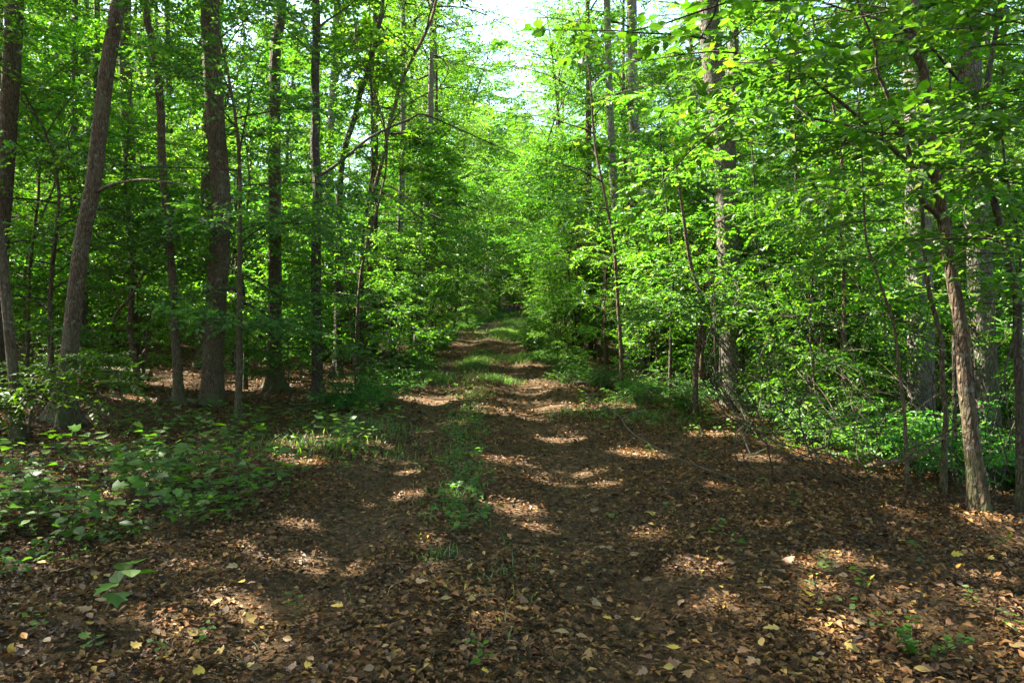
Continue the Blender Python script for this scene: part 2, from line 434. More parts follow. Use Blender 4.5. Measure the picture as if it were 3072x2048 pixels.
def bark_mat(name, dark, light, patch, scale=1.0, ridge=30, patch_amt=.6):
    m, t, b, out = mat(name)
    tc = t.nodes.new('ShaderNodeTexCoord')
    mp = t.nodes.new('ShaderNodeMapping'); mp.inputs['Scale'].default_value = (scale, scale, scale * .3)
    t.links.new(tc.outputs['Object'], mp.inputs[0])
    n1 = t.nodes.new('ShaderNodeTexNoise'); n1.inputs['Scale'].default_value = ridge; n1.inputs['Detail'].default_value = 6; n1.inputs['Roughness'].default_value = .65; n1.inputs['Distortion'].default_value = .4
    t.links.new(mp.outputs[0], n1.inputs[0])
    vo = t.nodes.new('ShaderNodeTexVoronoi'); vo.feature = 'DISTANCE_TO_EDGE'; vo.inputs['Scale'].default_value = ridge * 1.1
    t.links.new(mp.outputs[0], vo.inputs[0])
    r = ramp(t, [(.25, dark), (.62, light)])
    cr = t.nodes.new('ShaderNodeMath'); cr.operation = 'MULTIPLY_ADD'; cr.inputs[1].default_value = .9
    t.links.new(vo.outputs[0], cr.inputs[0])
    hf = t.nodes.new('ShaderNodeMath'); hf.operation = 'MULTIPLY'; hf.inputs[1].default_value = .75
    t.links.new(n1.outputs[0], hf.inputs[0]); t.links.new(hf.outputs[0], cr.inputs[2])
    t.links.new(cr.outputs[0], r.inputs[0])
    n2 = t.nodes.new('ShaderNodeTexNoise'); n2.inputs['Scale'].default_value = 2.3; n2.inputs['Detail'].default_value = 5; n2.inputs['Roughness'].default_value = .7
    t.links.new(tc.outputs['Object'], n2.inputs[0])
    r2 = ramp(t, [(.5, (0, 0, 0)), (.68, (patch_amt,) * 3)])
    t.links.new(n2.outputs[0], r2.inputs[0])
    mx = t.nodes.new('ShaderNodeMix'); mx.data_type = 'RGBA'
    t.links.new(r2.outputs[0], mx.inputs[0]); t.links.new(r.outputs[0], mx.inputs[6]); mx.inputs[7].default_value = (*patch, 1)
    n3 = t.nodes.new('ShaderNodeTexNoise'); n3.inputs['Scale'].default_value = 11; n3.inputs['Detail'].default_value = 3
    t.links.new(tc.outputs['Object'], n3.inputs[0])
    r3 = ramp(t, [(.6, (0, 0, 0)), (.7, (.45, .45, .45))]); t.links.new(n3.outputs[0], r3.inputs[0])
    m3 = t.nodes.new('ShaderNodeMix'); m3.data_type = 'RGBA'; m3.inputs[7].default_value = (.24, .25, .18, 1)
    t.links.new(r3.outputs[0], m3.inputs[0]); t.links.new(mx.outputs[2], m3.inputs[6])
    sz = t.nodes.new('ShaderNodeSeparateXYZ'); t.links.new(tc.outputs['Object'], sz.inputs[0])
    gm = t.nodes.new('ShaderNodeMapRange'); gm.inputs[1].default_value = 1.1; gm.inputs[2].default_value = 0; gm.inputs[3].default_value = 0; gm.inputs[4].default_value = 1.0
    t.links.new(sz.outputs[2], gm.inputs[0])
    r4 = ramp(t, [(.42, (0, 0, 0)), (.6, (.8, .8, .8))]); t.links.new(n2.outputs[0], r4.inputs[0])
    mm = t.nodes.new('ShaderNodeMath'); mm.operation = 'MULTIPLY'; t.links.new(gm.outputs[0], mm.inputs[0]); t.links.new(r4.outputs[0], mm.inputs[1])
    m4 = t.nodes.new('ShaderNodeMix'); m4.data_type = 'RGBA'; m4.inputs[7].default_value = (.075, .1, .025, 1)
    t.links.new(mm.outputs[0], m4.inputs[0]); t.links.new(m3.outputs[2], m4.inputs[6])
    t.links.new(m4.outputs[2], b.inputs['Base Color'])
    b.inputs['Roughness'].default_value = .85
    b.inputs['Specular IOR Level'].default_value = .2
    ad = t.nodes.new('ShaderNodeMath'); ad.operation = 'MULTIPLY_ADD'; ad.inputs[1].default_value = 1.2
    t.links.new(vo.outputs[0], ad.inputs[0]); t.links.new(n1.outputs[0], ad.inputs[2])
    bp = t.nodes.new('ShaderNodeBump'); bp.inputs['Strength'].default_value = 1.0; bp.inputs['Distance'].default_value = .05
    t.links.new(ad.outputs[0], bp.inputs['Height']); t.links.new(bp.outputs[0], b.inputs['Normal'])
    return m

M['bark_brown'] = bark_mat('brown_bark', (.03, .019, .011), (.135, .09, .05), (.12, .12, .06))
M['bark_dark'] = bark_mat('dark_bark', (.022, .016, .01), (.095, .07, .045), (.09, .1, .05))
M['bark_grey'] = bark_mat('pale_grey_bark', (.07, .058, .042), (.27, .235, .185), (.33, .3, .24), ridge=34, patch_amt=.5)
M['bark_ridge'] = bark_mat('ridged_grey_brown_bark', (.035, .027, .018), (.17, .14, .1), (.12, .13, .07), ridge=26)
M['bark_red'] = bark_mat('reddish_bark', (.045, .028, .017), (.15, .095, .055), (.15, .14, .09), ridge=26)
M['twig'] = bark_mat('twig_bark', (.05, .035, .025), (.13, .09, .06), (.1, .1, .07), scale=4, patch_amt=.2)
M['deadwood'] = bark_mat('dead_twig_wood', (.11, .08, .05), (.3, .235, .16), (.2, .15, .1), scale=4)
M['log'] = bark_mat('rotten_log_bark', (.05, .03, .02), (.22, .14, .085), (.12, .14, .06))

def ground_mat():
    m, t, b, out = mat('forest_soil')
    tc = t.nodes.new('ShaderNodeTexCoord')
    a = t.nodes.new('ShaderNodeTexNoise'); a.inputs['Scale'].default_value = .45; a.inputs['Detail'].default_value = 6; a.inputs['Roughness'].default_value = .65
    v = t.nodes.new('ShaderNodeTexVoronoi'); v.inputs['Scale'].default_value = 30; v.inputs['Randomness'].default_value = 1
    f = t.nodes.new('ShaderNodeTexNoise'); f.inputs['Scale'].default_value = 30; f.inputs['Detail'].default_value = 5; f.inputs['Roughness'].default_value = .7
    for n in (a, f):
        t.links.new(tc.outputs['Object'], n.inputs[0])
    mxv = t.nodes.new('ShaderNodeVectorMath'); mxv.operation = 'MULTIPLY_ADD'; mxv.inputs[1].default_value = (.08, .08, .08)
    t.links.new(f.outputs['Color'], mxv.inputs[0]); t.links.new(tc.outputs['Object'], mxv.inputs[2])
    t.links.new(mxv.outputs[0], v.inputs[0])
    sx = t.nodes.new('ShaderNodeSeparateColor'); t.links.new(v.outputs['Color'], sx.inputs[0])
    r = ramp(t, [(0, (.022, .013, .006)), (.4, (.075, .044, .02)), (.75, (.14, .08, .035)), (1, (.24, .15, .07))])
    t.links.new(sx.outputs[0], r.inputs[0])
    r2 = ramp(t, [(.3, (.032, .019, .008)), (.7, (.13, .075, .028))])
    t.links.new(f.outputs[0], r2.inputs[0])
    mx = t.nodes.new('ShaderNodeMix'); mx.data_type = 'RGBA'
    ra = ramp(t, [(.35, (.2, .2, .2)), (.65, (.8, .8, .8))]); t.links.new(a.outputs[0], ra.inputs[0])
    t.links.new(ra.outputs[0], mx.inputs[0]); t.links.new(r2.outputs[0], mx.inputs[6]); t.links.new(r.outputs[0], mx.inputs[7])
    t.links.new(mx.outputs[2], b.inputs['Base Color'])
    b.inputs['Roughness'].default_value = .9; b.inputs['Specular IOR Level'].default_value = .15
    bp = t.nodes.new('ShaderNodeBump'); bp.inputs['Distance'].default_value = .04; bp.inputs['Strength'].default_value = .8
    ad = t.nodes.new('ShaderNodeMath'); ad.operation = 'ADD'
    t.links.new(f.outputs[0], ad.inputs[0]); t.links.new(v.outputs['Distance'], ad.inputs[1])
    t.links.new(ad.outputs[0], bp.inputs['Height']); t.links.new(bp.outputs[0], b.inputs['Normal'])
    return m
M['ground'] = ground_mat()

# ------------------------------------------------------------------ the ground
def axis(fine, a, b, step, grow=1.16):
    c = list(np.arange(a, b + 1e-6, step)); s = step
    hi = [c[-1]]
    while hi[-1] < fine:
        s *= grow; hi.append(hi[-1] + s)
    s = step; lo = [c[0]]
    while lo[-1] > -fine:
        s *= grow; lo.append(lo[-1] - s)
    return np.array(lo[:0:-1] + c + hi[1:])
gx, gy = axis(400, -9, 9, .14), axis(400, 1.5, 22, .14)
X, Y = np.meshgrid(gx, gy)
Z = gz(X, Y)
g = Geo()
nx, ny = len(gx), len(gy)
ii = (np.arange(ny - 1)[:, None] * nx + np.arange(nx - 1)[None, :])
g.add(np.stack([X, Y, Z], -1).reshape(-1, 3), np.stack([ii, ii + 1, ii + nx + 1, ii + nx], -1).reshape(-1, 4), 0, True)
o = link('ground', g.mesh('ground', [M['ground']])); o['kind'] = 'structure'

# ------------------------------------------------------------------ single leaves
def leaf_mesh(L, w, kind='oval'):
    if kind == 'oval':
        o = [(0, 0), (.12, .2), (.35, .46), (.6, .44), (.85, .2), (1, 0)]
    elif kind == 'lobed':
        o = [(0, 0), (.1, .3), (.3, .62), (.38, .3), (.6, .55), (.66, .25), (.85, .2), (1, 0)]
    else:       # maple-like
        o = [(0, 0), (-.02, .32), (.25, .75), (.42, .36), (.62, .5), (.7, .2), (1, 0)]
    n = len(o)
    v = [(a * L, 0, -.10 * L * a * a) for a, _ in o] + [(a * L, c * w * L, .12 * L * c - .10 * L * a * a) for a, c in o[1:-1]] + [(a * L, -c * w * L, .12 * L * c - .10 * L * a * a) for a, c in o[1:-1]]
    f = []
    for s in (0, 1):
        q = [n + s * (n - 2) + i for i in range(n - 2)]
        ring = [0] + q + [n - 1]
        for i in range(n - 1):
            face = [i, i + 1, ring[i + 1], ring[i]]
            face = [a for j, a in enumerate(face) if a not in face[:j]]
            f.append(face if s else face[::-1])
    me = bpy.data.meshes.new('leaf')
    me.from_pydata(v, [], f)
    return me

def leaf_family(mn, specs):
    out = []
    for s in specs:
        me = leaf_mesh(*s); me.materials.append(M[mn]); out.append(me)
    return out
def orient(o, base, d, n, s):
    d = Vector(d).normalized(); n = Vector(n); n = (n - d * n.dot(d)).normalized(); y = n.cross(d)
    m = Matrix((d, y, n)).transposed().to_4x4()
    o.matrix_local = Matrix.Translation(Vector(base)) @ m @ Matrix.Scale(s, 4)

NL = leaf_family('near', [(1, .62, 'oval'), (1, .7, 'oval'), (1, .55, 'oval')])

# ------------------------------------------------------------------ traced trees
def trunk_path(pts, d, height, lean=(0, 0), dy=None):
    """World polyline from points measured on the print (bottom first) at depth d, carried on to the full height."""
    base = P(*pts[0], d)
    q = [P(px, py, d + (0 if dy is None else dy * i / max(len(pts) - 1, 1))) for i, (px, py) in enumerate(pts)]
    q[0][2] = gz(q[0][0], q[0][1]) - .12
    top = q[-1]
    if height > top[2] + .5:
        dirn = nrm(q[-1] - q[-2]); dirn = nrm(dirn * .6 + np.array([lean[0], lean[1], 1.2]))
        n = max(2, int((height - top[2]) / 3))
        for i in range(n):
            dirn = nrm(dirn + np.array([RN.normal(0, .04), RN.normal(0, .04), .12]))
            q.append(q[-1] + dirn * (height - top[2]) / n / max(dirn[2], .4))
    return np.array(q)

def px2m(w, d):
    return w * K / FPX * d

def build_trunk(path, wb, wt, flare=.5, ns=18, rough=.09, seed=0, step=.22):
    ln = np.linalg.norm(np.diff(path, axis=0), axis=1).sum()
    n = int(min(120, max(10, ln / step)))
    p = spline(path, n * 4)
    al = np.concatenate([[0], np.cumsum(np.linalg.norm(np.diff(p, axis=0), axis=1))])
    p = np.stack([np.interp(np.linspace(0, al[-1], n), al, p[:, c]) for c in range(3)], 1)
    h = p[:, 2] - p[0, 2]
    r = np.interp(h, [0, h[-1] * .3, h[-1] * .75, h[-1]], [wb / 2, (wb * .5 + wt * .5) / 2, wt / 2 * .75, min(.02, wt * .12)])
    r = r * (1 + flare * 1.5 * np.exp(-h / .28))
    g = Geo()
    tube(g, p, r, ns, 0, rough, seed, butt=flare)
    return g, p, r

CANOPY = dict(nb=26, nsec=4, ntw=6, nl=11, L=.18, tw=.8, tilt=.5)
def canopy_crown(tp, f0, rad, carve=True, dens=1.0, parent=None, twigm='twig'):
    g = Geo()
    crown_on(g, g_wood := Geo(), tp, f0, .99, int(CANOPY['nb'] * dens), lambda f: rad * (1.15 - .7 * f) * (.6 + 1.2 * f if f < .33 else 1), lambda f: .25 + .5 * f,
             CANOPY['nsec'], CANOPY['ntw'], CANOPY['nl'], CANOPY['L'], CANOPY['tw'], CANOPY['tilt'], twig=.006, carve=carve, r0=.012 * rad, curve=-.2)
    c = link('crown', g.mesh('crown', [M['canopy'], M[twigm]]), parent); c['kind'] = 'stuff'
    w = link('branchwork', g_wood.mesh('branchwork', [M[twigm]]), parent); w['kind'] = 'stuff'
    return c

def traced_tree(label, pts, d, wb, wt, height, bark, crown=4.2, f0=.5, name='hardwood_tree', limbs=(), flare=.5, dens=1.0, lean=(0, 0), dy=None, group=None, seed=[0]):
    seed[0] += 1
    path = trunk_path(pts, d, height, lean, dy)
    root = empty(name, path[0] + np.array([0, 0, .12]))
    tag(root, label, 'tree', group)
    off = np.array(root.location)
    g, p, r = build_trunk(path - off, px2m(wb, d), px2m(wt, d), flare, seed=seed[0])
    link('trunk', g.mesh('trunk', [M[bark]]), root)
    for lp, lw in limbs:
        q = np.array([P(px, py, d + dd) for px, py, dd in lp]) - off
        lg = Geo()
        n = 6 * len(q)
        tube(lg, spline(q, n), np.linspace(px2m(lw, d) / 2, px2m(lw, d) * .12, n), 8, 0, .05, seed[0])
        link('branch', lg.mesh('branch', [M[bark]]), root)
    if crown:
        global FLECK
        sv = FLECK
        FLECK = [(a - off, b) for a, b in sv]
        canopy_crown(p, f0, crown, True, dens * (1.5 if d < 14 else .55), root)
        FLECK = sv
    return root, p, off

def local_sprays(root, off, polylines, ntw, tw, nl, L, mats, t0=.2, tilt=.3, fine=True, nsub=3, sublen=.8, w=.55, carve=True, name='crown', keep=1.0, twig=.0025, single=0):
    """Leafy twigs along world-space limbs, as the tree's crown."""
    global FLECK
    g = Geo()
    B, D, N = [], [], []
    for br in polylines:
        br = spline(np.asarray(br, float), 14)
        b, d, n = twigs_on(br, ntw, t0, tw); B.append(b); D.append(d); N.append(n)
        for j in range(nsub):
            t = t0 + (1 - t0) * (j + RN.random()) / max(nsub, 1) * .95
            p = at(br, np.array([t]))[0]
            dd = at(br, np.array([min(t + .08, 1)]))[0] - p
            a2 = math.atan2(dd[1], dd[0]) + (1 if j % 2 else -1) * (.6 + .6 * RN.random())
            sb = limb(p, a2, RN.normal(.08, .15), sublen * (.6 + .7 * RN.random()), -.2, n=6)
            tube(g, sb, np.linspace(.007, .002, 6), 4, 1, cap=False)
            b, d, n = twigs_on(sb, ntw, .1, tw); B.append(b); D.append(d); N.append(n)
    B, D, N = np.concatenate(B), np.concatenate(D), np.concatenate(N)
    sg = (single, [])
    sprays(g, B, D, N, nl, L, tilt, w, fine, twig, carve, keep=keep, single=sg if single else None)
    for i in range(len(g.v)):
        g.v[i] = g.v[i] - off
    c = link(name, g.mesh(name, [M[m] for m in mats]), root); c['kind'] = 'stuff'
    for q, (p, d, n, l) in enumerate(sg[1]):
        orient(link('leaf', NL[q % 3], c), p - off, d, n, l)
    return c

# --- the wood on the seedling side of the track
traced_tree('tall straight grey-barked tree rising beyond the thin bent stem, beside the leaning brown tree',
            [(-20, 965), (-14, 850), (-4, 600), (10, 410), (20, 240), (27, 120), (33, -20)], 12, 40, 32, 22, 'bark_brown', f0=.5)
traced_tree('thin bent brown stem in front of the grey-barked tree, bare near the ground',
            [(44, 1040), (34, 895), (22, 775), (9, 640), (-4, 520), (-20, 420)], 9, 24, 14, 11, 'bark_brown', crown=2.2, f0=.6, dens=.6, flare=.3)
traced_tree('brown leaning tree with swollen base, its trunk tilting strongly towards the track',
            [(140, 1008), (147, 895), (161, 790), (178, 640), (192, 536), (214, 427), (224, 342), (240, 205), (256, 100), (274, -15)], 10.2, 36, 27, 19, 'bark_brown', f0=.55, lean=(.15, 0), flare=.75,
            limbs=[([(222, 440, 0), (245, 428, -.2), (270, 420, -.4), (330, 412, -.6), (400, 420, -.7), (455, 432, -.9)], 9)])
traced_tree('slender wavy dark trunk between the leaning brown tree and the thick two-toned trunk',
            [(412, 955), (408, 861), (403, 775), (398, 673), (390, 570), (378, 430), (371, 340), (370, 270), (362, 170), (349, 85), (333, -10)], 12.6, 20, 14, 16, 'bark_brown', crown=2.6, f0=.6, dens=.7)
traced_tree('thickest trunk on the seedling side, straight with mottled brown bark and flared foot',
            [(484, 950), (489, 878), (492, 775), (497, 673), (504, 570), (507, 444), (499, 342), (493, 255), (488, 180), (485, 100), (483, -10)], 13.1, 46, 33, 24, 'bark_brown', f0=.48, crown=4.6, flare=.35)
traced_tree('straight grey trunk half hidden right behind the thickest trunk',
            [(464, 880), (466, 775), (470, 600), (473, 444), (476, 300), (478, 150)], 19, 24, 18, 20, 'bark_brown', f0=.5, dens=.7)
traced_tree('straight trunk with sunlit bark patches standing between thickest trunk and arching-branch tree',
            [(630, 890), (629, 793), (632, 673), (632, 526), (631, 342), (631, 171), (636, 85), (647, -5)], 15.5, 32, 18, 22, 'bark_brown', f0=.5)
traced_tree('slim dark trunk with one long branch arching over the track',
            [(731, 895), (728, 793), (726, 673), (727, 526), (730, 427), (723, 342), (725, 273), (723, 171), (726, 100), (724, -10)], 14.5, 25, 15, 18, 'bark_dark', f0=.55, crown=3.4,
            limbs=[([(732, 405, 0), (784, 369, .3), (852, 314, .8), (941, 273, 1.4), (975, 263, 1.7), (1057, 297, 2.4), (1126, 328, 3), (1194, 359, 3.6)], 8),
                   ([(728, 70, 0), (748, 50, .2), (790, 22, .4), (830, -10, .6)], 7), ([(724, 130, 0), (690, 95, .2), (640, 55, .3), (580, 20, .5)], 6)])
traced_tree('dark trunk bowing towards the track just behind the arching-branch tree',
            [(775, 850), (778, 640), (778, 520), (781, 420), (791, 342), (815, 267), (828, 212), (845, 165), (870, 60), (880, -20)], 19, 19, 11, 15, 'bark_dark', crown=3.2, f0=.55, dens=.8)
traced_tree('slender tree leaning over the track with forked upper stems and bare brown lower trunk',
            [(846, 830), (847, 724), (849, 638), (846, 526), (863, 427), (880, 359), (893, 291), (910, 232), (921, 191), (945, 137), (975, 80), (1000, 10)], 21, 12, 9, 13, 'bark_red', crown=3.0, f0=.5, dens=.8,
            limbs=[([(893, 291, 0), (925, 250, -.2), (980, 215, -.4), (1060, 190, -.6)], 5), ([(863, 427, 0), (900, 430, -.2), (960, 470, -.5), (1010, 500, -.8), (1090, 520, -1)], 5)])
traced_tree('very thin upright trunk touching the slender leaning tree near the track edge',
            [(830, 820), (831, 672), (833, 560), (850, 430), (856, 376), (854, 273), (851, 171), (850, 60)], 20, 9, 7, 11, 'bark_dark', crown=2, f0=.55, dens=.5, flare=.2)
traced_tree('short pale sunlit stem standing alone at the grassy track edge',
            [(965, 800), (965, 745), (966, 700), (963, 600), (966, 520)], 23, 9, 7, 7, 'bark_grey', crown=1.8, f0=.4, dens=.5, flare=.2)
traced_tree('tall pale trunk standing at the far bend of the track',
            [(1116, 735), (1117, 640), (1121, 536), (1121, 410), (1123, 300)], 62, 11, 8, 22, 'bark_grey', f0=.45, dens=.8, flare=.2)
traced_tree('pale trunk seen between the arching-branch tree and the bowed dark trunk',
            [(750, 830), (750, 690), (752, 570), (757, 430), (760, 300)], 25, 20, 16, 21, 'bark_grey', f0=.5, dens=.8)
traced_tree('straight dark trunk close behind the swollen base of the leaning brown tree',
            [(190, 830), (191, 800), (195, 640), (200, 500), (215, 330), (222, 150)], 18, 16, 12, 18, 'bark_dark', f0=.5, dens=.7)
traced_tree('upright mottled trunk behind the crooked forked sapling',
            [(315, 850), (308, 690), (304, 526), (298, 400), (291, 250), (287, 100)], 20, 28, 24, 23, 'bark_brown', f0=.5, dens=.8)
traced_tree('tall slim trunk deep in the wood behind the leaning brown tree',
            [(165, 850), (165, 600), (168, 400), (171, 240), (172, 68)], 24, 16, 14, 22, 'bark_dark', f0=.5, dens=.8)

# crooked forked sapling
root, p_, off = traced_tree('crooked sapling with a hooked side stem, forked low over the leaf litter',
            [(318, 905), (314, 850), (301, 775), (297, 745), (301, 707), (304, 639), (301, 560), (288, 420), (292, 330)], 14, 15, 7, 6.5, 'bark_red', crown=0, flare=.2,
            limbs=[([(297, 752, 0), (278, 756, 0), (260, 743, -.1), (270, 714, -.1), (301, 680, -.2), (335, 625, -.3), (393, 601, -.3), (427, 570, -.4), (438, 548, -.4)], 9),
                   ([(318, 880, .1), (332, 844, .1), (338, 758, .2), (350, 705, .2), (375, 630, .2)], 8),
                   ([(301, 640, 0), (270, 600, -.1), (240, 560, -.2), (210, 540, -.3)], 4), ([(275, 710, 0), (255, 650, .1), (225, 620, .2), (195, 600, .2)], 4)])
w = lambda *a: np.array([P(*q) for q in a])
local_sprays(root, off, [w((393, 601, 13.6), (437, 548, 13.5), (500, 520, 13.3)), w((240, 560, 13.8), (190, 520, 13.6)), w((290, 420, 14), (250, 330, 13.8)), w((292, 380, 14), (350, 300, 13.6)), w((301, 500, 14), (380, 440, 13.4))],
             5, .45, 9, .10, ('under', 'twig'), nsub=4, sublen=1.0)

# --- the wood on the leaf-litter side
traced_tree('narrow dark sapling trunk at the brushy edge of the track, leaning slightly',
            [(1427, 850), (1426, 802), (1421, 724), (1416, 638), (1409, 553), (1395, 478), (1378, 393), (1365, 320)], 15.5, 9, 6, 8, 'bark_red', crown=2, f0=.45, dens=.6, flare=.2)
traced_tree('pale canopy trunk with dark peeling lower bark behind the narrow sapling trunk',
            [(1478, 880), (1470, 740), (1458, 600), (1453, 500), (1456, 350), (1453, 191), (1452, 60)], 23, 24, 24, 24, 'bark_grey', f0=.5, dens=.8)
traced_tree('biggest trunk on the leaf-litter side, vine-hung at the foot and split in two above',
            [(1690, 925), (1684, 878), (1678, 720), (1672, 570), (1668, 440), (1662, 330), (1645, 220), (1633, 100), (1626, -20)], 15, 56, 36, 25, 'bark_ridge', f0=.5, crown=5, flare=.25,
            limbs=[([(1664, 350, 0), (1676, 260, .1), (1684, 150, .3), (1686, 40, .5), (1690, -120, .8), (1700, -350, 1.2)], 38)])
traced_tree('massive pale trunk with its sunlit face bright, behind the tangle of thin stems',
            [(2118, 1045), (2116, 912), (2115, 810), (2113, 707), (2108, 570), (2108, 325), (2105, 205), (2100, 50), (2098, -30)], 11.8, 60, 36, 24, 'bark_grey', f0=.5, crown=4.8, flare=.3)
traced_tree('broad ridged dark grey trunk directly behind the leaning forked tree',
            [(2272, 1060), (2268, 980), (2262, 850), (2255, 700), (2248, 560), (2238, 420), (2232, 260), (2226, 100)], 10.5, 52, 46, 24, 'bark_ridge', f0=.5, crown=4.8, flare=.3)

root, p_, off = traced_tree('leaning brown tree at the litter edge, forking into crooked limbs above head height',
            [(2252, 1168), (2245, 1110), (2238, 1062), (2227, 960), (2217, 878), (2209, 758), (2197, 690), (2182, 604), (2173, 540), (2158, 450), (2149, 393), (2142, 325), (2132, 239), (2121, 154), (2094, 92), (2085, 66), (2098, 27), (2108, -20)], 6.3, 36, 20, 6.2, 'bark_brown', crown=0, flare=.35, name='dogwood_tree',
            limbs=[([(2150, 405, 0), (2115, 393, -.05), (2081, 369, -.1), (2040, 331, -.2), (1995, 290, -.3), (1937, 239, -.45), (1860, 180, -.6), (1780, 130, -.8)], 15),
                   ([(1998, 293, -.3), (1944, 287, -.4), (1858, 270, -.6), (1790, 262, -.8), (1700, 262, -1.0)], 8),
                   ([(2168, 520, 0), (2150, 490, -.05), (2115, 455, -.1), (2098, 393, -.15), (2081, 325, -.2), (2057, 273, -.25), (2036, 212, -.3), (2016, 164, -.3), (2009, 103, -.35), (1978, 27, -.4), (1960, -30, -.5)], 15),
                   ([(2086, 70, 0), (2029, 48, -.1), (1927, 17, -.3), (1850, -10, -.5)], 9),
                   ([(2015, 155, -.3), (1975, 165, -.5), (1900, 175, -.8), (1800, 185, -1.2)], 6)])
local_sprays(root, off, [w((1937, 239, 5.9), (1860, 180, 5.7), (1760, 120, 5.5)), w((1944, 287, 5.9), (1858, 270, 5.6), (1700, 262, 5.3), (1610, 285, 5.0)), w((1985, 60, 5.9), (1955, -30, 5.8), (1930, -120, 5.7)),
                         w((2029, 48, 6.2), (1927, 17, 6), (1820, -20, 5.7)), w((2000, 168, 5.8), (1900, 172, 5.4), (1780, 190, 5.0)), w((1900, 175, 5.5), (1700, 120, 4.9), (1580, 70, 4.5)), w((2060, 280, 6), (1960, 330, 5.5), (1850, 370, 5.1)),
                         w((2140, 325, 6.3), (2240, 250, 5.6), (2350, 190, 5.0)), w((2125, 160, 6.3), (2250, 100, 5.4), (2400, 60, 4.6)), w((2110, 400, 6.2), (2000, 430, 6.4), (1860, 450, 6.6)), w((2094, 92, 6.2), (2000, -40, 5.2), (1850, -160, 4.4)),
                         w((2150, 450, 6.3), (2260, 420, 5.6), (2380, 410, 5)), w((1980, 40, 5.8), (1800, 0, 4.9), (1600, 10, 4.3))],
             5, .34, 9, .088, ('near', 'twig'), nsub=6, sublen=.8, tilt=.42, single=280)

root, p_, off = traced_tree('crooked brown trunk beside the leaning forked tree, its limb doubling back over it',
            [(2350, 1170), (2347, 1049), (2342, 878), (2337, 758), (2337, 683), (2323, 638), (2313, 570), (2296, 513), (2272, 410), (2262, 342), (2260, 267), (2268, 180), (2290, 60), (2300, -60)], 6.6, 24, 12, 6.0, 'bark_dark', crown=0, flare=.3, name='dogwood_tree',
            limbs=[([(2260, 268, 0), (2238, 239, -.05), (2214, 198, -.1), (2183, 161, -.2), (2149, 120, -.3), (2115, 85, -.4), (2060, 60, -.6)], 11),
                   ([(2337, 700, 0), (2325, 790, -.1), (2308, 850, -.15), (2315, 950, -.2), (2330, 1040, -.2)], 7)])
local_sprays(root, off, [w((2183, 161, 6.3), (2100, 70, 6), (2000, 0, 5.6)), w((2260, 267, 6.5), (2330, 280, 5.6), (2420, 300, 5)), w((2275, 130, 6.5), (2200, 20, 5.4), (2120, -80, 4.6)), w((2300, 520, 6.5), (2230, 330, 5.4), (2120, 310, 4.9), (1990, 330, 4.5)),
                         w((2320, 620, 6.5), (2300, 560, 5.8), (2260, 540, 5.3)), w((2262, 342, 6.5), (2340, 400, 5.7), (2420, 440, 5)), w((2290, 60, 6.4), (2360, 40, 5.2), (2420, 100, 4.4))],
             5, .34, 9, .09, ('near', 'twig'), nsub=6, sublen=.75, tilt=.42, single=280)

for lb_, pts, d, wb, wt, h, bk in [
    ('thin grey sapling stem bending in front of the massive pale trunk', [(2166, 1085), (2170, 1000), (2173, 946), (2163, 878), (2163, 775), (2142, 707), (2129, 639), (2122, 570), (2118, 470)], 7.2, 13, 9, 4.6, 'bark_brown'),
    ('pencil-thin pale sapling stem slanting across the brush beside massive pale trunk', [(2086, 1085), (2077, 946), (2064, 844), (2053, 741), (2029, 673), (2005, 600), (1988, 540)], 7.2, 9, 5, 4.2, 'bark_red'),
    ('thin upright stem between the leaning forked tree and massive pale trunk', [(2196, 1060), (2193, 940), (2192, 860), (2190, 740), (2186, 640), (2184, 540)], 8, 9, 7, 5.0, 'bark_dark'),
    ('whip-thin dark stem curving up beside the crooked brown trunk', [(2350, 900), (2345, 700), (2337, 526), (2313, 410), (2303, 325), (2298, 250), (2303, 178), (2310, 60)], 7.4, 8, 6, 5.5, 'bark_dark'),
    ('thin vine-wrapped stem forking under the sunlit vine bush', [(1597, 905), (1598, 840), (1604, 800), (1612, 720), (1604, 660), (1585, 600)], 12.6, 14, 9, 4.6, 'bark_red'),
    ('dark slanting stem in the brush beside the vine-hung big trunk', [(1770, 930), (1768, 850), (1772, 760), (1762, 680), (1745, 610), (1735, 540)], 13, 10, 7, 5.0, 'bark_dark'),
    ('thin dark stem in the brush next to the sunlit vine bush', [(1538, 860), (1541, 760), (1545, 640), (1540, 560), (1532, 480)], 15, 8, 6, 6, 'bark_dark'),
    ('slim reddish stem at the bushy track corner below the narrow sapling trunk', [(1330, 780), (1328, 720), (1330, 660), (1326, 600)], 24, 10, 7, 6, 'bark_red'),
    ]:
    root, p_, off = traced_tree(lb_, pts, d, wb, wt, h, bk, crown=0, flare=.2, name='sapling')
    tp = p_ + off
    local_sprays(root, off, [limb(at(tp, np.array([f]))[0], RN.random() * 6.28, .25, .9, -.2) for f in (.4, .5, .58, .66, .74, .82, .9, .97, 1)], 5, .38, 9, .09, ('under', 'twig'), nsub=3, sublen=.7, carve=False)

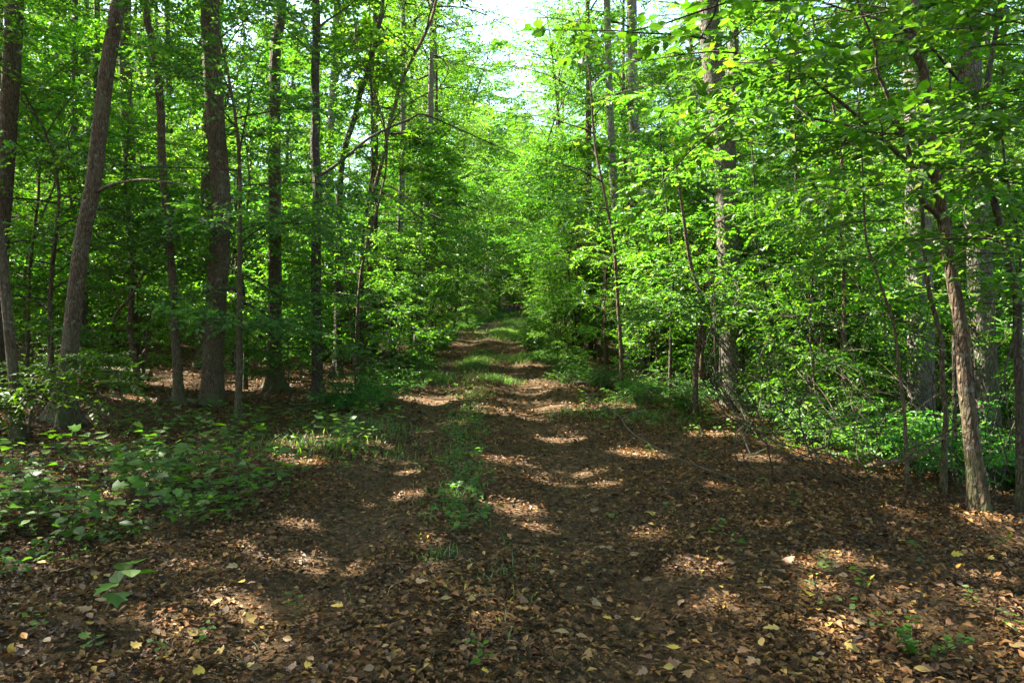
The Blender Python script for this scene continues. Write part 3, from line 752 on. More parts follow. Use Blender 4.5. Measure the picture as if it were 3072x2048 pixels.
# ------------------------------------------------------------------ canopy trees added to shade the near ground, mostly above and beside the frame
for k, (x, y, h, c) in enumerate([(-9, 2, 22, 4.8), (-13, 7, 23, 5), (-6.5, -3, 21, 4.6), (-16, 13, 24, 5), (-12, -2, 22, 5), (-19, 5, 24, 5), (6.5, -2, 21, 4.6), (-18, 19, 24, 5), (8, 3, 22, 4.6), (-3.5, -8, 22, 4.8), (-10, -9, 22, 5)]):
    z = float(gz(x, y))
    root = tag(empty('hardwood_tree', (x, y, z)), 'tall brown-barked tree out of view, added to shade the near end of the track', 'tree', 'shade trees added round the near end of the track')
    path = np.array([[0, 0, -.1], [.1, 0, h * .3], [RN.normal(0, .3), RN.normal(0, .3), h * .6], [RN.normal(0, .5), RN.normal(0, .5), h]])
    g, p, r = build_trunk(path, .36, .24, .4, 10, seed=k)
    link('trunk', g.mesh('trunk', [M['bark_brown']]), root)
    sv = FLECK; off = np.array([x, y, z])
    FLECK = [(a - off, b) for a, b in sv]
    canopy_crown(p, .42, c, True, 1.7, root)
    FLECK = sv

# ------------------------------------------------------------------ prototypes of the background wood
def proto_tall(i):
    h = RN.uniform(19, 25)
    path = np.array([[0, 0, -.3], [RN.normal(0, .15), RN.normal(0, .15), h * .3], [RN.normal(0, .4), RN.normal(0, .4), h * .65], [RN.normal(0, .6), RN.normal(0, .6), h]])
    g, p, r = build_trunk(path, RN.uniform(.24, .38), RN.uniform(.16, .24), .35, 9, .05, i, .6)
    t = g.mesh('trunk', [M[['bark_brown', 'bark_dark', 'bark_grey'][i % 3]]])
    c, wv = Geo(), Geo()
    rad = RN.uniform(3.0, 4.2)
    crown_on(c, c_w := Geo(), p, .25 + .12 * (i % 3) if i < 3 else .14 + .1 * (i % 3), .99, 30 if i < 3 else 36, lambda f: rad * (.35 + 2.6 * f * (1 - f)), lambda f: .25 + .7 * f + RN.normal(0, .3), 4, 6, 13, .135 if i < 3 else .17, .85, .8, twig=.006, r0=.05, curve=-.4, keep=.55 if i < 3 else .95)
    return t, c.mesh('crown', [M['canopy'], M['twig']]), c_w.mesh('branchwork', [M['twig']])

def proto_under(i, carve=False):
    h = RN.uniform(5.5, 9)
    path = np.array([[0, 0, -.15], [RN.normal(0, .1), RN.normal(0, .1), h * .3], [RN.normal(0, .3), RN.normal(0, .3), h * .65], [RN.normal(0, .5), RN.normal(0, .5), h]])
    g, p, r = build_trunk(path, RN.uniform(.07, .13), .05, .2, 7, .04, i, .5)
    t = g.mesh('trunk', [M[['bark_brown', 'bark_red', 'bark_dark'][i % 3]]])
    c, c_w = Geo(), Geo()
    rad = RN.uniform(1.9, 2.7)
    crown_on(c, c_w, p, .2, .99, 26, lambda f: rad * (.55 + 1.9 * f * (1 - f)), lambda f: .3 + .45 * f + RN.normal(0, .3), 4, 6, 12, .092, .58, .8, twig=.004, r0=.018, curve=-.55, carve=carve)
    return t, c.mesh('crown', [M['under'], M['twig']]), c_w.mesh('branchwork', [M['twig']])

def proto_sapling(i):
    h = RN.uniform(2.2, 4.2)
    path = np.array([[0, 0, -.1], [RN.normal(0, .06), RN.normal(0, .06), h * .4], [RN.normal(0, .2), RN.normal(0, .2), h]])
    g, p, r = build_trunk(path, RN.uniform(.025, .05), .02, .1, 6, .03, i, .3)
    t = g.mesh('trunk', [M[['bark_brown', 'bark_red'][i % 2]]])
    c, c_w = Geo(), Geo()
    rad = RN.uniform(.9, 1.4)
    crown_on(c, c_w, p, .2, .99, 16, lambda f: rad * (.6 + 1.6 * f * (1 - f)), lambda f: .3 + .4 * f + RN.normal(0, .25), 2, 5, 10, .08, .4, .75, twig=.0025, r0=.009, curve=-.6)
    return t, c.mesh('crown', [M['under'], M['twig']]), c_w.mesh('branchwork', [M['twig']])

def proto_shrub(i):
    c, c_w = Geo(), Geo()
    n = 9
    for k in range(n):
        st = limb((RN.normal(0, .12), RN.normal(0, .12), -.05), RN.random() * 6.28, RN.uniform(.8, 1.4), RN.uniform(.6, 1.25), -.5, n=6)
        tube(c_w, spline(st, 8), np.linspace(.008, .002, 8), 4, 0, cap=False)
        B, D, N = [], [], []
        b, d, nn = twigs_on(st, 6, .25, .26); B.append(b); D.append(d); N.append(nn)
        for j in range(3):
            p = at(st, np.array([.35 + .2 * j]))[0]
            sb = limb(p, RN.random() * 6.28, .4, .45, -.4, n=5)
            b, d, nn = twigs_on(sb, 5, .1, .22); B.append(b); D.append(d); N.append(nn)
        sprays(c, np.concatenate(B), np.concatenate(D), np.concatenate(N), 8, .06, .55, twig=.002)
    return c_w.mesh('stems', [M['twig']]), c.mesh('foliage', [M['shrub'], M['twig']])

TALL = [proto_tall(i) for i in range(6)]
UNDER = [proto_under(i) for i in range(7)]
SAP = [proto_sapling(i) for i in range(6)]
SHR = [proto_shrub(i) for i in range(5)]

def place(name, proto, x, y, s, label, cat, group, names, kinds):
    z = float(gz(x, y))
    root = tag(empty(name, (x, y, z)), label, cat, group)
    if s != 1.0:
        root.rotation_euler = (RN.normal(0, .03), RN.normal(0, .03), RN.random() * 6.28)
        root.scale = (s, s, s * RN.uniform(.92, 1.1))
    for me, nm, kd in zip(proto, names, kinds):
        q = link(nm, me, root)
        if kd:
            q['kind'] = kd
    return root

TN, TK = ('trunk', 'crown', 'branchwork'), (None, 'stuff', 'stuff')
OCC = []
def free(x, y, r):
    for a, b, c in OCC:
        if (a - x) ** 2 + (b - y) ** 2 < (r + c) ** 2:
            return False
    return True

LMK = [(-20, 'the grey-barked tree'), (140, 'the leaning brown tree'), (315, 'the crooked sapling'), (412, 'the wavy dark trunk'), (484, 'the thickest trunk'), (630, 'the sun-patched trunk'), (731, 'the arching-branch tree'),
       (847, 'the slender leaning tree'), (965, 'the pale trackside stem'), (1116, 'the bend trunk'), (1330, 'the slim reddish stem'), (1427, 'the narrow sapling trunk'), (1590, 'the vine bush'), (1690, 'the vine-hung big trunk'),
       (1870, 'the bare brush canes'), (2118, 'the massive pale trunk'), (2272, 'the broad ridged trunk'), (2345, 'the crooked brown trunk')]
def lmk(x, y):
    u = 1176 + x / max(y, 1) * FPX / K
    return min(LMK, key=lambda a: abs(a[0] - u))[1]

def lab(look, x, y):
    return look + (' close behind ' if y < 20 else ' in the wood behind ' if y < 34 else ' deep behind ' if y < 55 else ' far back behind ') + lmk(x, y)

def side_of(x, y):
    return 'seedling' if x < xc(y) else 'litter'

def scatter(n, y0, y1, clear, rmin, fov=.80, pw=1.0):
    """Positions in the wedge the photograph looks into, kept off the track."""
    out, tries = [], 0
    while len(out) < n and tries < n * 60:
        tries += 1
        y = y0 + (y1 - y0) * RN.random() ** pw
        x = (RN.random() * 2 - 1) * (fov * y + 3)
        if abs(x - xc(y) - .2) < clear or not free(x, y, rmin):
            continue
        zz = gz(x, y); blocked = False
        for g_, r_ in FLECK[:55]:
            if g_[1] > 14:
                h_ = np.arange(.8, 9, .6); q_ = np.stack([x + 0 * h_, y + 0 * h_, zz + h_], 1) - g_
                t_ = q_ @ SV; e_ = q_ - t_[:, None] * SV
                if (((e_ ** 2).sum(1) < (r_ * .6 + .7) ** 2) & (t_ > .5)).any():
                    blocked = True; break
        if blocked:
            continue
        OCC.append((x, y, rmin)); out.append((x, y))
    return out

for x, y in scatter(50, 22, 50, 3.2, 1.3) + scatter(125, 46, 105, 2.6, 1.3, .78) + [(RN.uniform(-7, 5), y) for y in np.linspace(76, 104, 14)] + [(xc(y) + (3.1 if k_ % 2 else -3.1), y) for k_, y in enumerate(np.linspace(36, 62, 4))] + [(-4.4, 27), (-4.0, 36), (-4.1, 31.5), (2.9, 28), (2.6, 41)] + [(-RN.uniform(.25, .72) * y, y) for y in np.linspace(50, 62, 10)]:
    s = side_of(x, y); f = int(y > 48)
    ti = int(RN.integers(3))
    place('hardwood_tree', TALL[ti + 3 * f], x, y, RN.uniform(.8, 1.1), lab(['tall brown-barked tree', 'tall dark-barked tree', 'tall pale-barked tree'][ti], x, y), 'tree', 'tall trees of the background wood', TN, TK)
UN1 = [(4.9, 10.9), (-4.3, 11.6), (-7.6, 12.2), (-3.4, 16), (-5.6, 15.5), (-9.2, 14), (-11, 17), (-7, 18.5), (5.3, 13.6), (6.9, 14.8), (8.6, 12), (9.5, 15), (5.2, 17.5), (11, 13), (7.4, 18.6), (12.4, 17), (3.6, 20), (10.2, 20)]
for x, y in UN1 + scatter(70, 15, 30, 2.9, .8) + scatter(130, 28, 80, 2.7, 1.0) + [(RN.uniform(-6, 5), y) for y in np.linspace(70, 98, 24)] + [(xc(y) + RN.choice([-1, 1]) * RN.uniform(2.5, 3.4), y) for y in np.linspace(24, 50, 16)] + [(-3.3, 28.5), (-3.0, 32), (2.3, 29), (1.9, 34)]:
    s = side_of(x, y); f = int(y > 28)
    pr, sc_ = UNDER[RN.integers(7)], None
    if (x < 3 and 9 < y < 24) or (x < 11 and 9 < y < 17):
        sv, FLECK = FLECK, [(a - np.array([x, y, float(gz(x, y))]), b) for a, b in FLECK]
        pr, sc_ = proto_under(RN.integers(7), True), 1.0
        FLECK = sv
    place('understory_tree', pr, x, y, sc_ or RN.uniform(.75, 1.1) if y < 28 else RN.uniform(1.0, 1.5), lab('leafy understory tree' if y < 28 else 'tall leafy understory tree', x, y), 'tree', 'understory trees of the wood', TN, TK)
for x, y in scatter(70, 13, 32, 2.0, .5) + scatter(110, 28, 70, 2.2, .6) + scatter(60, 68, 115, 0, .8, .6) + [(RN.uniform(-5, 4), y) for y in np.linspace(68, 90, 24)] + scatter(60, 15, 40, 2.6, .3) + [(xc(y) + RN.uniform(4.6, 10.5), y) for y in np.linspace(8.4, 15, 26)] + [(-RN.uniform(3.2, .75 * y), y) for y in np.linspace(18, 36, 46)]:
    s = side_of(x, y); u_ = 512 + x / y * FPX
    if (y < 12.5 and 870 < u_ < 970) or (y < 16 and 690 < u_ < 775):
        continue
    place('sapling', SAP[RN.integers(6)], x, y, RN.uniform(.7, 1.15), lab('thin leafy sapling', x, y), 'sapling', 'thin saplings of the wood', TN, TK)
sh = []
for k in range(140):        # along both edges of the track
    y = 13 + 55 * RN.random() ** 1.4
    sgn = -1 if RN.random() < .5 else 1
    x = xc(y) + sgn * (1.7 + 1.1 * RN.random() + (1.0 if sgn > 0 and y < 17 else 0))
    sh.append((x, y, 0))
for x, y in scatter(120, 14, 60, 3.4, .4) + [(RN.uniform(-6, 4), y) for y in np.linspace(66, 84, 24)] + scatter(40, 15, 36, 3.0, .25):
    sh.append((x, y, 1))
for k in range(34):
    y = RN.uniform(7.5, 14.5); x = xc(y) + RN.uniform(4.2, 10)
    sh.append((x, y, 1))
for x, y, f in sh:
    s = side_of(x, y)
    place('shrub', SHR[RN.integers(5)], x, y, (RN.uniform(.4, .75) if not f and y < 26 else RN.uniform(.5, 1.15)), lab('low green shrub' if f else 'low green trackside shrub', x, y), 'shrub', 'low green shrubs', ('stem', 'foliage'), ('stuff', 'stuff'))

for k in range(26):        # more of the wood behind and beside the viewer, added to block sky light
    y = RN.uniform(-22, -1); x = RN.choice([-1, 1]) * RN.uniform(3.5 if y < -4 else 6, 24)
    if k % 3 == 0:
        place('hardwood_tree', TALL[RN.integers(6)], x, y - 6, 1.0, 'tall unseen tree in the wood behind the near end, added to block sky light', 'tree', 'tall trees added behind the near end', TN, TK)
    else:
        place('understory_tree', UNDER[RN.integers(7)], x, y - 3, 1.2, 'leafy unseen understory tree behind the near end, added to block sky light', 'tree', 'understory trees added behind the near end', TN, TK)

# ------------------------------------------------------------------ leaf litter, grass
def litter(n, y0, y1, half, L, pw=1.0):
    y = y0 + (y1 - y0) * RN.random(n) ** pw
    x = (RN.random(n) * 2 - 1) * (half * y + 1.0)
    dx = x - xc(y)
    rut = np.exp(-((dx + 1.0) / .42) ** 2) + np.exp(-((dx - .9) / .45) ** 2)
    ok = RN.random(n) > .55 * rut
    ok &= RN.random(n) < .35 + 1.1 * vnoise(x, y, .55, 21)
    x, y = x[ok], y[ok]
    k = len(x)
    a = RN.random(k) * 6.283
    d = np.stack([np.cos(a), np.sin(a), RN.normal(.08, .25, k)], 1)
    nn = UP + RN.normal(0, .38, (k, 3))
    b = np.stack([x, y, gz(x, y) + .008 + .03 * RN.random(k)], 1)
    g = Geo()
    leaves(g, b, d, nn, L * (.35 + 1.15 * RN.random(k) ** 1.7), .55, 0, False)
    return g
g = litter(210000, 2.2, 12, .78, .043)
o = link('leaf_litter', g.mesh('leaf_litter', [M['litter']])); tag(o, 'carpet of brown dead leaves over the ground and wheel tracks', 'leaf litter', None, 'stuff')
g = litter(110000, 12, 40, .75, .075, 1.3)
o = link('leaf_litter', g.mesh('leaf_litter', [M['litter']])); tag(o, 'thinner dead leaf cover running back under the trees', 'leaf litter', None, 'stuff')

k = 2600
y = 2.4 + 12 * RN.random(k) ** 1.3; x = (RN.random(k) * 2 - 1) * (.78 * y + .5); a = RN.random(k) * 6.283; ln = .05 + .25 * RN.random(k) ** 2
b0 = np.stack([x, y, gz(x, y) + .022], 1); b1 = np.stack([x + ln * np.cos(a), y + ln * np.sin(a), 0 * x], 1); b1[:, 2] = gz(b1[:, 0], b1[:, 1]) + .02 + .02 * RN.random(k)
sd = np.stack([-np.sin(a), np.cos(a), 0 * a], 1) * (.0015 + .002 * RN.random(k))[:, None]; up_ = np.array([0, 0, .004])
v = np.stack([b0 + sd, b0 - sd, b0 + up_, b1 + sd * .6, b1 - sd * .6, b1 + up_], 1)
i = np.arange(k)[:, None] * 6
g = Geo(); g.add(v.reshape(-1, 3), np.concatenate([i + np.array([q]) for q in ([0, 3, 5, 2], [2, 5, 4, 1], [1, 4, 3, 0])]), 0)
o = link('twig_debris', g.mesh('twig_debris', [M['twig']])); tag(o, 'small dead twigs strewn through the leaf litter', 'twigs', None, 'stuff')

def grass_patch(cx, cy, rx, ry, n, h):
    x = cx + rx * RN.normal(0, .5, n); y = cy + ry * RN.normal(0, .5, n)
    return x, y, h * (.5 + RN.random(n))
gp = []
for y in np.arange(4.2, 30, .16):
    c = xc(y) - .28
    n = 30 if y > 8 else (14 if y > 6.2 else 4)
    if vnoise(np.array(0.), np.array(y), .8, 9) < .3:
        n = n // 4
    gp.append(grass_patch(c, y, .28 + .01 * y, .12, n, .05 + .05 * vnoise(np.array(3.), np.array(y), 1.1, 5)))
for (px, py, rx, ry, n, h) in [(1230, 820, 1.6, 1.6, 2600, .16), (1085, 835, .6, 1.5, 1200, .15), (1170, 768, 1.6, 6, 4500, .2), (1180, 740, 1.2, 9, 3000, .2), (1150, 875, .6, .6, 500, .14), (760, 1030, 1.1, .7, 600, .12), (830, 985, .9, .8, 500, .12),
                               (1000, 870, .6, .9, 700, .18), (1330, 950, .7, .6, 200, .12), (1035, 1180, .3, .6, 90, .08), (1010, 1290, .12, .12, 40, .1), (1060, 1120, .3, .9, 110, .08), (1500, 960, 1.2, .6, 200, .12), (1160, 1340, .3, .8, 70, .07)]:
    q = G(px, py)
    gp.append(grass_patch(q[0], q[1], rx, ry, n, h))
x, y, h = (np.concatenate(c) for c in zip(*gp))
k = len(x); a = RN.random(k) * 6.283; ln = .4 + 1.1 * RN.random(k)
b = np.stack([x, y, gz(x, y)], 1); sd = np.stack([-np.sin(a), np.cos(a), 0 * a], 1) * (.0022 + .0022 * RN.random(k))[:, None] * (1 + .03 * y)[:, None]
fw = np.stack([np.cos(a), np.sin(a), 0 * a], 1)
mid = b + fw * (h * ln * .3)[:, None] + UP * (h * .6)[:, None]; tip = b + fw * (h * ln * .9)[:, None] + UP * (h * .92)[:, None]
v = np.stack([b + sd, b - sd, mid - sd * .8, mid + sd * .8, tip], 1)
i = np.arange(k)[:, None] * 5
g = Geo()
g.add(v.reshape(-1, 3), i + np.array([[0, 1, 2, 3]]), 0)
g.f.append((i + np.array([[3, 2, 4]]), 0, False))
o = link('grass', g.mesh('grass', [M['grass']])); tag(o, 'thin grass growing along the middle strip and edges of the track', 'grass', None, 'stuff')

# ------------------------------------------------------------------ seedlings with their own leaves
SL = leaf_family('seedling', [(.07, .75, 'oval'), (.085, .8, 'oval'), (.11, .5, 'oval'), (.085, .95, 'maple'), (.065, .7, 'oval')])
BIG = leaf_family('seedling', [(.12, .8, 'oval'), (.14, .85, 'maple')])

def proto_seedling(i, big=False):
    h = RN.uniform(.16, .38) if not big else .3
    st = limb((0, 0, -.03), RN.random() * 6.28, 1.35, h * 1.1, -.35, n=6)
    g = Geo(); tube(g, spline(st, 8), np.linspace(.004, .002, 8), 5, 0)
    res = []
    stem = g.mesh('stem', [M['twig']])
    nl = int(RN.integers(6, 12)) if not big else 7
    for k in range(nl):
        t = .35 + .65 * (k + .5) / nl
        p = at(st, np.array([t]))[0]
        a = k * 2.4 + RN.normal(0, .3)
        d = (math.cos(a), math.sin(a), RN.normal(.05, .2))
        off = RN.uniform(.015, .06)
        res.append(((BIG if big else SL)[RN.integers(2 if big else 5)], p + np.array(d) * off, d, UP + RN.normal(0, .25, 3), RN.uniform(.75, 1.2), p))
    g2 = Geo()
    for r in res:
        tube(g2, np.array([r[5], r[1]]), [.0016, .0012], 4, 0, cap=False)
    g2f = g2.mesh('leaf_stalk', [M['seedling']])
    return stem, g2f, res
SEED = [proto_seedling(i) for i in range(9)]
SEEDBIG = proto_seedling(0, True)

def place_seedling(proto, x, y, s, label, group, name='seedling', cat='seedling'):
    root = tag(empty(name, (x, y, float(gz(x, y)))), label, cat, group)
    root.rotation_euler = (0, 0, RN.random() * 6.28); root.scale = (s, s, s)
    link('stem', proto[0], root)
    q = link('leaf_stalk', proto[1], root); q['kind'] = 'stuff'
    for me, b, d, n, sc, _ in proto[2]:
        orient(link('leaf', me, root), b, d, n, sc)
    return root

spots = []
tries = 0
while len(spots) < 165 and tries < 9000:      # the bed beside the track
    tries += 1
    px, py = RN.uniform(-40, 930), RN.uniform(900, 1330)
    lim = np.interp(py, [900, 960, 1030, 1100, 1180, 1260, 1330], [930, 905, 890, 760, 590, 330, 140])
    low = np.interp(px, [-40, 150, 300, 500, 900], [1120, 1010, 960, 980, 940])
    if px > lim or py < low:
        continue
    q = G(px, py)
    if vnoise(np.array(q[0]), np.array(q[1]), .8, 4) < .44 or any((q[0] - a) ** 2 + (q[1] - b) ** 2 < .012 for a, b in spots):
        continue
    spots.append((q[0], q[1]))
for x, y in spots:
    place_seedling(SEED[RN.integers(9)], x, y, RN.uniform(.75, 1.3), 'low broad-leaved seedling in the green bed ' + ('well ' if y < 7 else '') + 'before ' + lmk(x, y), 'seedlings in the green bed')
for k in range(54):        # the taller near edge of the bed
    px, py = RN.uniform(-30, 620), RN.uniform(1080, 1290)
    if px > np.interp(py, [1080, 1180, 1230, 1290], [560, 620, 430, 240]):
        continue
    q = G(px, py)
    place_seedling(SEED[RN.integers(9)], q[0], q[1], RN.uniform(.85, 1.45), 'tall leafy seedling at the near edge of the green bed below ' + lmk(q[0], q[1]), 'tall seedlings at the near edge of the bed')
q = G(245, 1390)
place_seedling(SEEDBIG, q[0], q[1], .95, 'seedling with a few large toothed pale green leaves, alone on dark litter', None)
for px, py in [(110, 1460), (215, 1500), (380, 1530), (30, 1330), (450, 1500), (1410, 1195), (1135, 1545), (1290, 1150), (700, 1420), (60, 1250)]:
    q = G(px, py)
    place_seedling(SEED[RN.integers(9)], q[0], q[1], RN.uniform(.35, .55), 'tiny seedling dotted singly on the open leaf litter by the bed', 'lone tiny seedlings on the bed side')
for px, py in [(2115, 1300), (2060, 1140), (1990, 1110), (2120, 1150), (1700, 1290), (1550, 1190), (1880, 1330), (2290, 1280), (2230, 1400), (1830, 1180), (1760, 1130), (2000, 1370), (1640, 1240), (2330, 1460), (1500, 1050), (1610, 1060), (1690, 1020)]:
    q = G(px, py)
    place_seedling(SEED[RN.integers(9)], q[0], q[1], RN.uniform(.35, .6), 'tiny seedling dotted singly on the litter slope below the forked tree', 'lone tiny seedlings on the litter slope')
for px, py in [(1040, 1165), (1060, 1110), (1045, 1060), (1075, 1010), (1100, 1080), (1190, 1100), (1050, 960), (1085, 930)] + [(1065 + RN.normal(0, 26), RN.uniform(890, 1210)) for _ in range(34)]:
    q = G(px, py)
    place_seedling(SEED[RN.integers(9)], q[0], q[1], RN.uniform(.25, .6), 'small weed seedling growing in the grass strip between the wheel tracks', 'weeds in the grass strip')
for px, py in [(1430, 955), (1400, 945), (1460, 950), (1500, 985), (1560, 980), (1600, 985), (1420, 1000), (1370, 970), (1530, 950), (1620, 960), (1660, 985), (1350, 930)] + [(u_, 925 + (u_ - 1330) * .19 + RN.normal(0, 16)) for u_ in RN.uniform(1330, 1990, 24)]:
    q = G(px, py)
    place_seedling(SEED[RN.integers(9)], q[0], q[1], RN.uniform(.6, 1.15), 'bright green seedling on the litter bank before the vine-hung big trunk', 'seedlings on the litter bank')

# low ground cover too small to pick apart
gc = []
for k in range(280):
    px, py = RN.uniform(-30, 930), RN.uniform(900, 1330)
    if px < np.interp(py, [900, 960, 1030, 1100, 1180, 1260, 1330], [940, 915, 890, 770, 620, 360, 160]) and py > np.interp(px, [-40, 150, 300, 500, 900], [1120, 1010, 950, 960, 910]):
        gc.append(G(px, py))
for k in range(95):
    gc.append(G(1062 + RN.normal(0, 34), RN.uniform(880, 1230)))
for k in range(170):
    u_ = RN.uniform(1320, 2000); gc.append(G(u_, 925 + (u_ - 1330) * .19 + RN.normal(0, 20)))
gc = np.repeat(np.array(gc), 7, axis=0)
k = len(gc); a = RN.random(k) * 6.283
gc = gc + np.stack([RN.normal(0, .03, k), RN.normal(0, .03, k), .03 + .09 * RN.random(k)], 1)
g = Geo(); leaves(g, gc, np.stack([np.cos(a), np.sin(a), RN.normal(.1, .25, k)], 1), UP + RN.normal(0, .3, (k, 3)), .03 + .05 * RN.random(k), .6, 0, True)
o = link('ground_cover', g.mesh('ground_cover', [M['seedling']])); tag(o, 'thin scatter of tiny green weeds over the litter and grass strip', 'ground cover', None, 'stuff')

# leafy bush sprig and trailing vine on the litter
def runner(label, name, cat, pts, nleaf, L, h=.05, spread=.1):
    w_ = np.array([G(a, b) for a, b in pts]); w_[:, 2] += .02 + h * np.sin(np.linspace(0, 3.1, len(w_)))
    root = tag(empty(name, w_[0] - np.array([0, 0, .02])), label, cat)
    off = np.array(root.location)
    q = spline(w_ - off, 24)
    g = Geo(); tube(g, q, np.linspace(.004, .002, 24), 5, 0); link('stem', g.mesh('stem', [M['twig']]), root)
    for k in range(nleaf):
        b = at(q, np.array([(k + .5) / nleaf]))[0] + np.array([RN.normal(0, spread * .3), RN.normal(0, spread * .3), abs(RN.normal(.02, .03))])
        a = RN.random() * 6.28
        orient(link('leaf', SL[[0, 4][k % 2]], root), b, (math.cos(a), math.sin(a), .25), UP + RN.normal(0, .35, 3), L * RN.uniform(.7, 1.2))
    return root
runner('trailing green vine creeping over dead leaves towards a leafy sprig', 'trailing_vine', 'vine', [(1860, 1325), (1890, 1400), (1960, 1430), (2030, 1470), (2060, 1490)], 26, .55)
root = tag(empty('leafy_sprig', G(2110, 1515)), 'bushy bright green sprig of small leaves at the end of the trailing vine', 'plant')
for k in range(6):
    st = limb((RN.normal(0, .03), RN.normal(0, .03), 0), RN.random() * 6.28, 1.1, RN.uniform(.14, .3), -.4, n=6)
    g = Geo(); tube(g, spline(st, 8), np.linspace(.0035, .0015, 8), 5, 0); link('stem', g.mesh('stem', [M['twig']]), root)
    for j in range(9):
        p = at(st, np.array([.2 + .8 * j / 8]))[0]; a = RN.random() * 6.28
        orient(link('leaf', SL[[0, 4][j % 2]], root), p, (math.cos(a), math.sin(a), .2), UP + RN.normal(0, .3, 3), RN.uniform(.5, .8))

# low spray of a beech sapling over the bed
root, p_, off = traced_tree('low wide-spreading sapling whose flat leaf sprays hide the leaning tree base', [(60, 985), (75, 930), (95, 880), (110, 840)], 9.2, 6, 4, 1.6, 'bark_red', crown=0, flare=.1, name='sapling')
local_sprays(root, off, [w((100, 865, 9.2), (180, 850, 9), (290, 855, 8.8)), w((100, 850, 9.2), (160, 825, 9.3), (235, 815, 9.4)), w((90, 880, 9.2), (30, 890, 9), (-40, 900, 8.8)), w((95, 870, 9.2), (50, 850, 9.4), (-20, 835, 9.5)), w((100, 860, 9.2), (140, 890, 8.9), (210, 905, 8.7)), w((90, 890, 9.2), (60, 930, 8.8), (0, 960, 8.6))],
             6, .4, 9, .085, ('seedling', 'twig'), t0=.05, nsub=5, sublen=.5, tilt=.2, carve=False)

# sunlit vine bush
q = G(1600, 905)
root = tag(empty('vine_bush', q), 'sunlit vine bush draped over a thin forked stem by the big trunk', 'bush')
off = np.array(root.location)
local_sprays(root, off, [limb(P(1600, 690, 12.6), a, .35, 1.0, -.9) for a in np.linspace(0, 5.6, 9)] + [limb(P(1560, 700, 12.4), a, .1, .8, -1.0) for a in np.linspace(.4, 6, 6)], 6, .35, 9, .075, ('under', 'twig'), t0=.02, nsub=4, sublen=.5, tilt=.5, carve=False, name='foliage')
st = np.array([q, P(1598, 800, 12.6), P(1610, 740, 12.6), P(1600, 690, 12.6)])
g = Geo(); tube(g, spline(st - off, 14), np.linspace(.02, .008, 14), 6, 0); link('stem', g.mesh('stem', [M['bark_red']]), root)

# ------------------------------------------------------------------ brush: bare canes, dead twigs, logs
def cane(name, label, cat, pts, r, m, group=None, fork=2):
    w_ = np.asarray(pts, float)
    root = tag(empty(name, w_[0]), label, cat, group)
    q = spline(w_ - w_[0], 16)
    g = Geo(); tube(g, q, np.linspace(r, r * .35, 16), 5, 0, .06); link('stem', g.mesh('stem', [M[m]]), root)
    for k in range(fork):
        p = at(q, np.array([RN.uniform(.35, .9)]))[0]
        sb = limb(p, RN.random() * 6.28, RN.uniform(-.2, 1.1), RN.uniform(.2, .5) * np.linalg.norm(q[-1]) * .6, 0, .18)
        g = Geo(); tube(g, sb, np.linspace(r * .55, r * .2, len(sb)), 4, 0); link('twig', g.mesh('twig', [M[m]]), root)

for k in range(84):
    px = RN.uniform(1640, 2340); y = RN.uniform(6.6, 11.5)
    x = ray(px, 700)[0] * y
    if x - xc(y) < 2.7:
        continue
    z = float(gz(x, y)); h = RN.uniform(.9, 3.0)
    a = RN.random() * 6.28
    b = [np.array([x, y, z - .03])]
    for j in range(6):
        b.append(b[-1] + np.array([RN.normal(.2 * math.cos(a), .2), RN.normal(.2 * math.sin(a), .2), h / 6 * RN.uniform(.6, 1.2)]))
    dead = k % 4 == 0
    cane('brush_cane', ('bare pale dead cane in the brush before ' if dead else 'thin dark woody cane in the brush before ') + lmk(x, y), 'stem', b, RN.uniform(.004, .01), 'deadwood' if dead else 'twig', 'pale dead canes' if dead else 'dark brush canes', 3)
def gp_(px, py, up=0.0):
    q = G(px, py); q[2] += up
    return q
cane('dead_stick', 'curved pale vine stem arching off the ground before the vine-hung big trunk', 'stick', [gp_(1600, 905, -.02), P(1612, 880, 12), P(1640, 905, 12), P(1690, 918, 12.1), P(1710, 905, 12.4)], .014, 'deadwood', None, 1)
cane('dead_stick', 'straight pale broken stick leaning up beside the curved vine stem', 'stick', [gp_(1685, 930, -.02), P(1660, 895, 11.6), P(1634, 835, 11.7)], .013, 'deadwood', None, 1)
cane('dead_branch', 'thick dark dead branch sagging over the litter from the thin sapling stems', 'branch', [gp_(1980, 1075, .02), P(2030, 1062, 7.4), P(2100, 1050, 7.2), P(2150, 1020, 7.2), P(2168, 1000, 7.2)], .028, 'log', None, 4)
cane('dead_stick', 'pale forked stick at the edge of the brightest sun patch', 'stick', [gp_(1960, 1010, .01), P(1985, 1040, 7.9), P(2010, 1048, 7.7)], .012, 'deadwood', None, 2)
for lb_, a, b, r_ in [('broken branch on the floor between thickest trunk and sun-patched trunk', (545, 925), (622, 905), .025), ('dead branch lying across the litter behind the leaning brown tree', (225, 915), (330, 930), .03),
                      ('old fallen limb beside the thin bent stem', (-10, 1000), (95, 985), .03), ('fallen forked branch in front of the arching-branch tree', (660, 948), (770, 925), .025),
                      ('dead limb on the dark floor beside the crooked sapling', (330, 945), (400, 920), .022)]:
    p0, p1 = gp_(*a, .03), gp_(*b, .03)
    cane('dead_branch', lb_, 'branch', [p0, (p0 * 2 + p1) / 3 + np.array([0, .04, .05]), (p0 + p1 * 2) / 3 + np.array([0, -.05, .03]), p1], r_, 'log', None, 4)
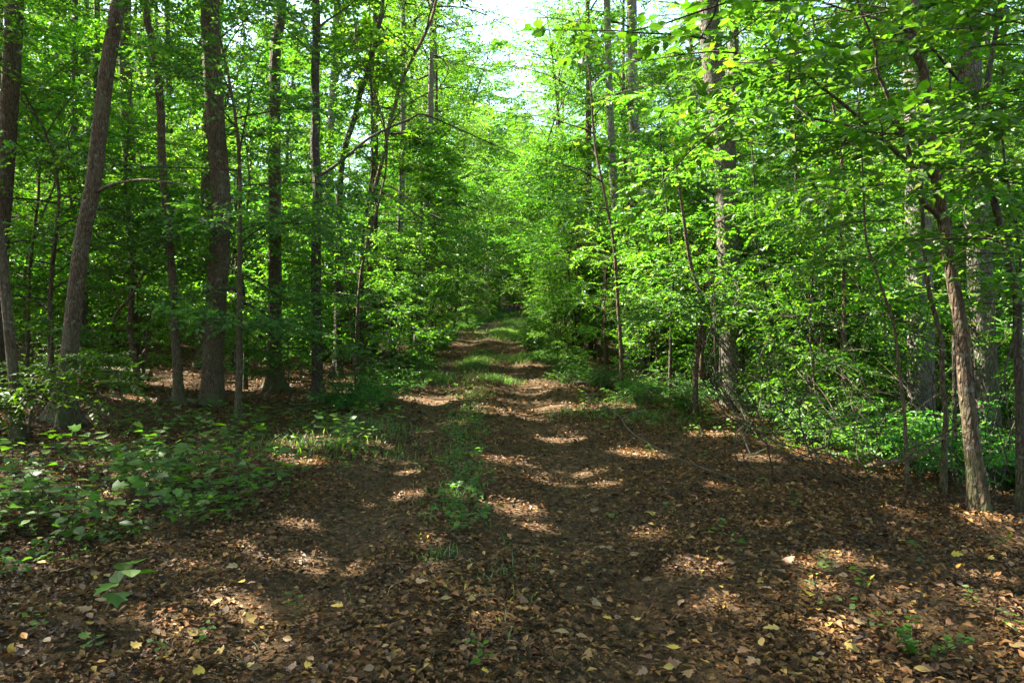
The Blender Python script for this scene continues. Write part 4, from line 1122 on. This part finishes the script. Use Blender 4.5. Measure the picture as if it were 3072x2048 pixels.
for lb_, a, b, c in [('bent grey stick lying on the near leaf litter', (450, 1495), (520, 1510), (610, 1568)), ('short curved twig on the litter just past the bent grey stick', (540, 1480), (580, 1485), (600, 1510)),
                     ('thin twig lying across the near wheel track', (950, 1500), (985, 1515), (1010, 1530)), ('slim straight twig on litter below the forked tree', (2150, 1180), (2190, 1225), (2215, 1270)),
                     ('crossed thin twig near the crooked brown trunk foot', (2240, 1230), (2290, 1250), (2350, 1280)), ('fine twig lying on the wheel track beyond the grass tufts', (1080, 1390), (1110, 1380), (1170, 1385))]:
    q = [gp_(*a, .015), gp_(*b, .03), gp_(*c, .012)]
    cane('fallen_stick', lb_, 'stick', q, .006, 'deadwood', None, 1)
def log(label, a, b, r, m='log'):
    p0, p1 = gp_(*a, r * .6), gp_(*b, r * .6)
    root = tag(empty('fallen_log', p0 - np.array([0, 0, r * .6])), label, 'log')
    q = spline(np.array([p0, (p0 + p1) / 2 + np.array([0, .05, .02]), p1]) - np.array(root.location), 14)
    g = Geo(); tube(g, q, r * np.linspace(1, .8, 14), 10, 0, .12, 3); link('trunk', g.mesh('trunk', [M[m]]), root)
    sb = limb(at(q, np.array([.6]))[0], 1.2, .9, r * 5, 0, .1)
    g = Geo(); tube(g, sb, np.linspace(r * .3, r * .1, len(sb)), 5, 0); link('branch_stub', g.mesh('branch_stub', [M[m]]), root)
log('rotting dark log lying behind the crooked forked sapling', (215, 868), (345, 872), .16)
log('short pale mossy log at the brushy track edge', (1318, 884), (1372, 887), .07, 'deadwood')
log('long pale log half sunk in litter before the vine bush', (1445, 893), (1545, 905), .08, 'deadwood')
log('small brown log lying between wavy dark trunk and thickest trunk', (415, 925), (475, 935), .06)

# ------------------------------------------------------------------ separate fallen leaves on top of the litter
FL = {}
for c in ('brown', 'tan', 'yellow', 'orange'):
    FL[c] = leaf_family('fallen_' + c, [(.085, .6, 'oval'), (.105, .7, 'lobed'), (.09, .9, 'maple'), (.10, .45, 'oval')])
FLL = {'brown': 'curled brown dead leaf lying loose on the near litter', 'tan': 'pale tan dead leaf lying loose on the near litter', 'yellow': 'yellow fallen leaf bright against the near brown litter', 'orange': 'orange fallen leaf bright against the near brown litter'}
def fallen(x, y, c):
    o = link('fallen_leaf', FL[c][RN.integers(4)])
    a = RN.random() * 6.28
    orient(o, (x, y, float(gz(x, y)) + .035 + .02 * RN.random()), (math.cos(a), math.sin(a), RN.normal(.05, .2)), UP + RN.normal(0, .45, 3), RN.uniform(.4, .8))
    tag(o, FLL[c], 'leaf', c + ' fallen leaves')
for k in range(270):
    py = 1568 - 420 * RN.random() ** 1.3; px = RN.uniform(0, 2352)
    q = G(px, py)
    fallen(q[0], q[1], RN.choice(['brown', 'tan', 'yellow', 'orange'], p=[.56, .2, .17, .07]))
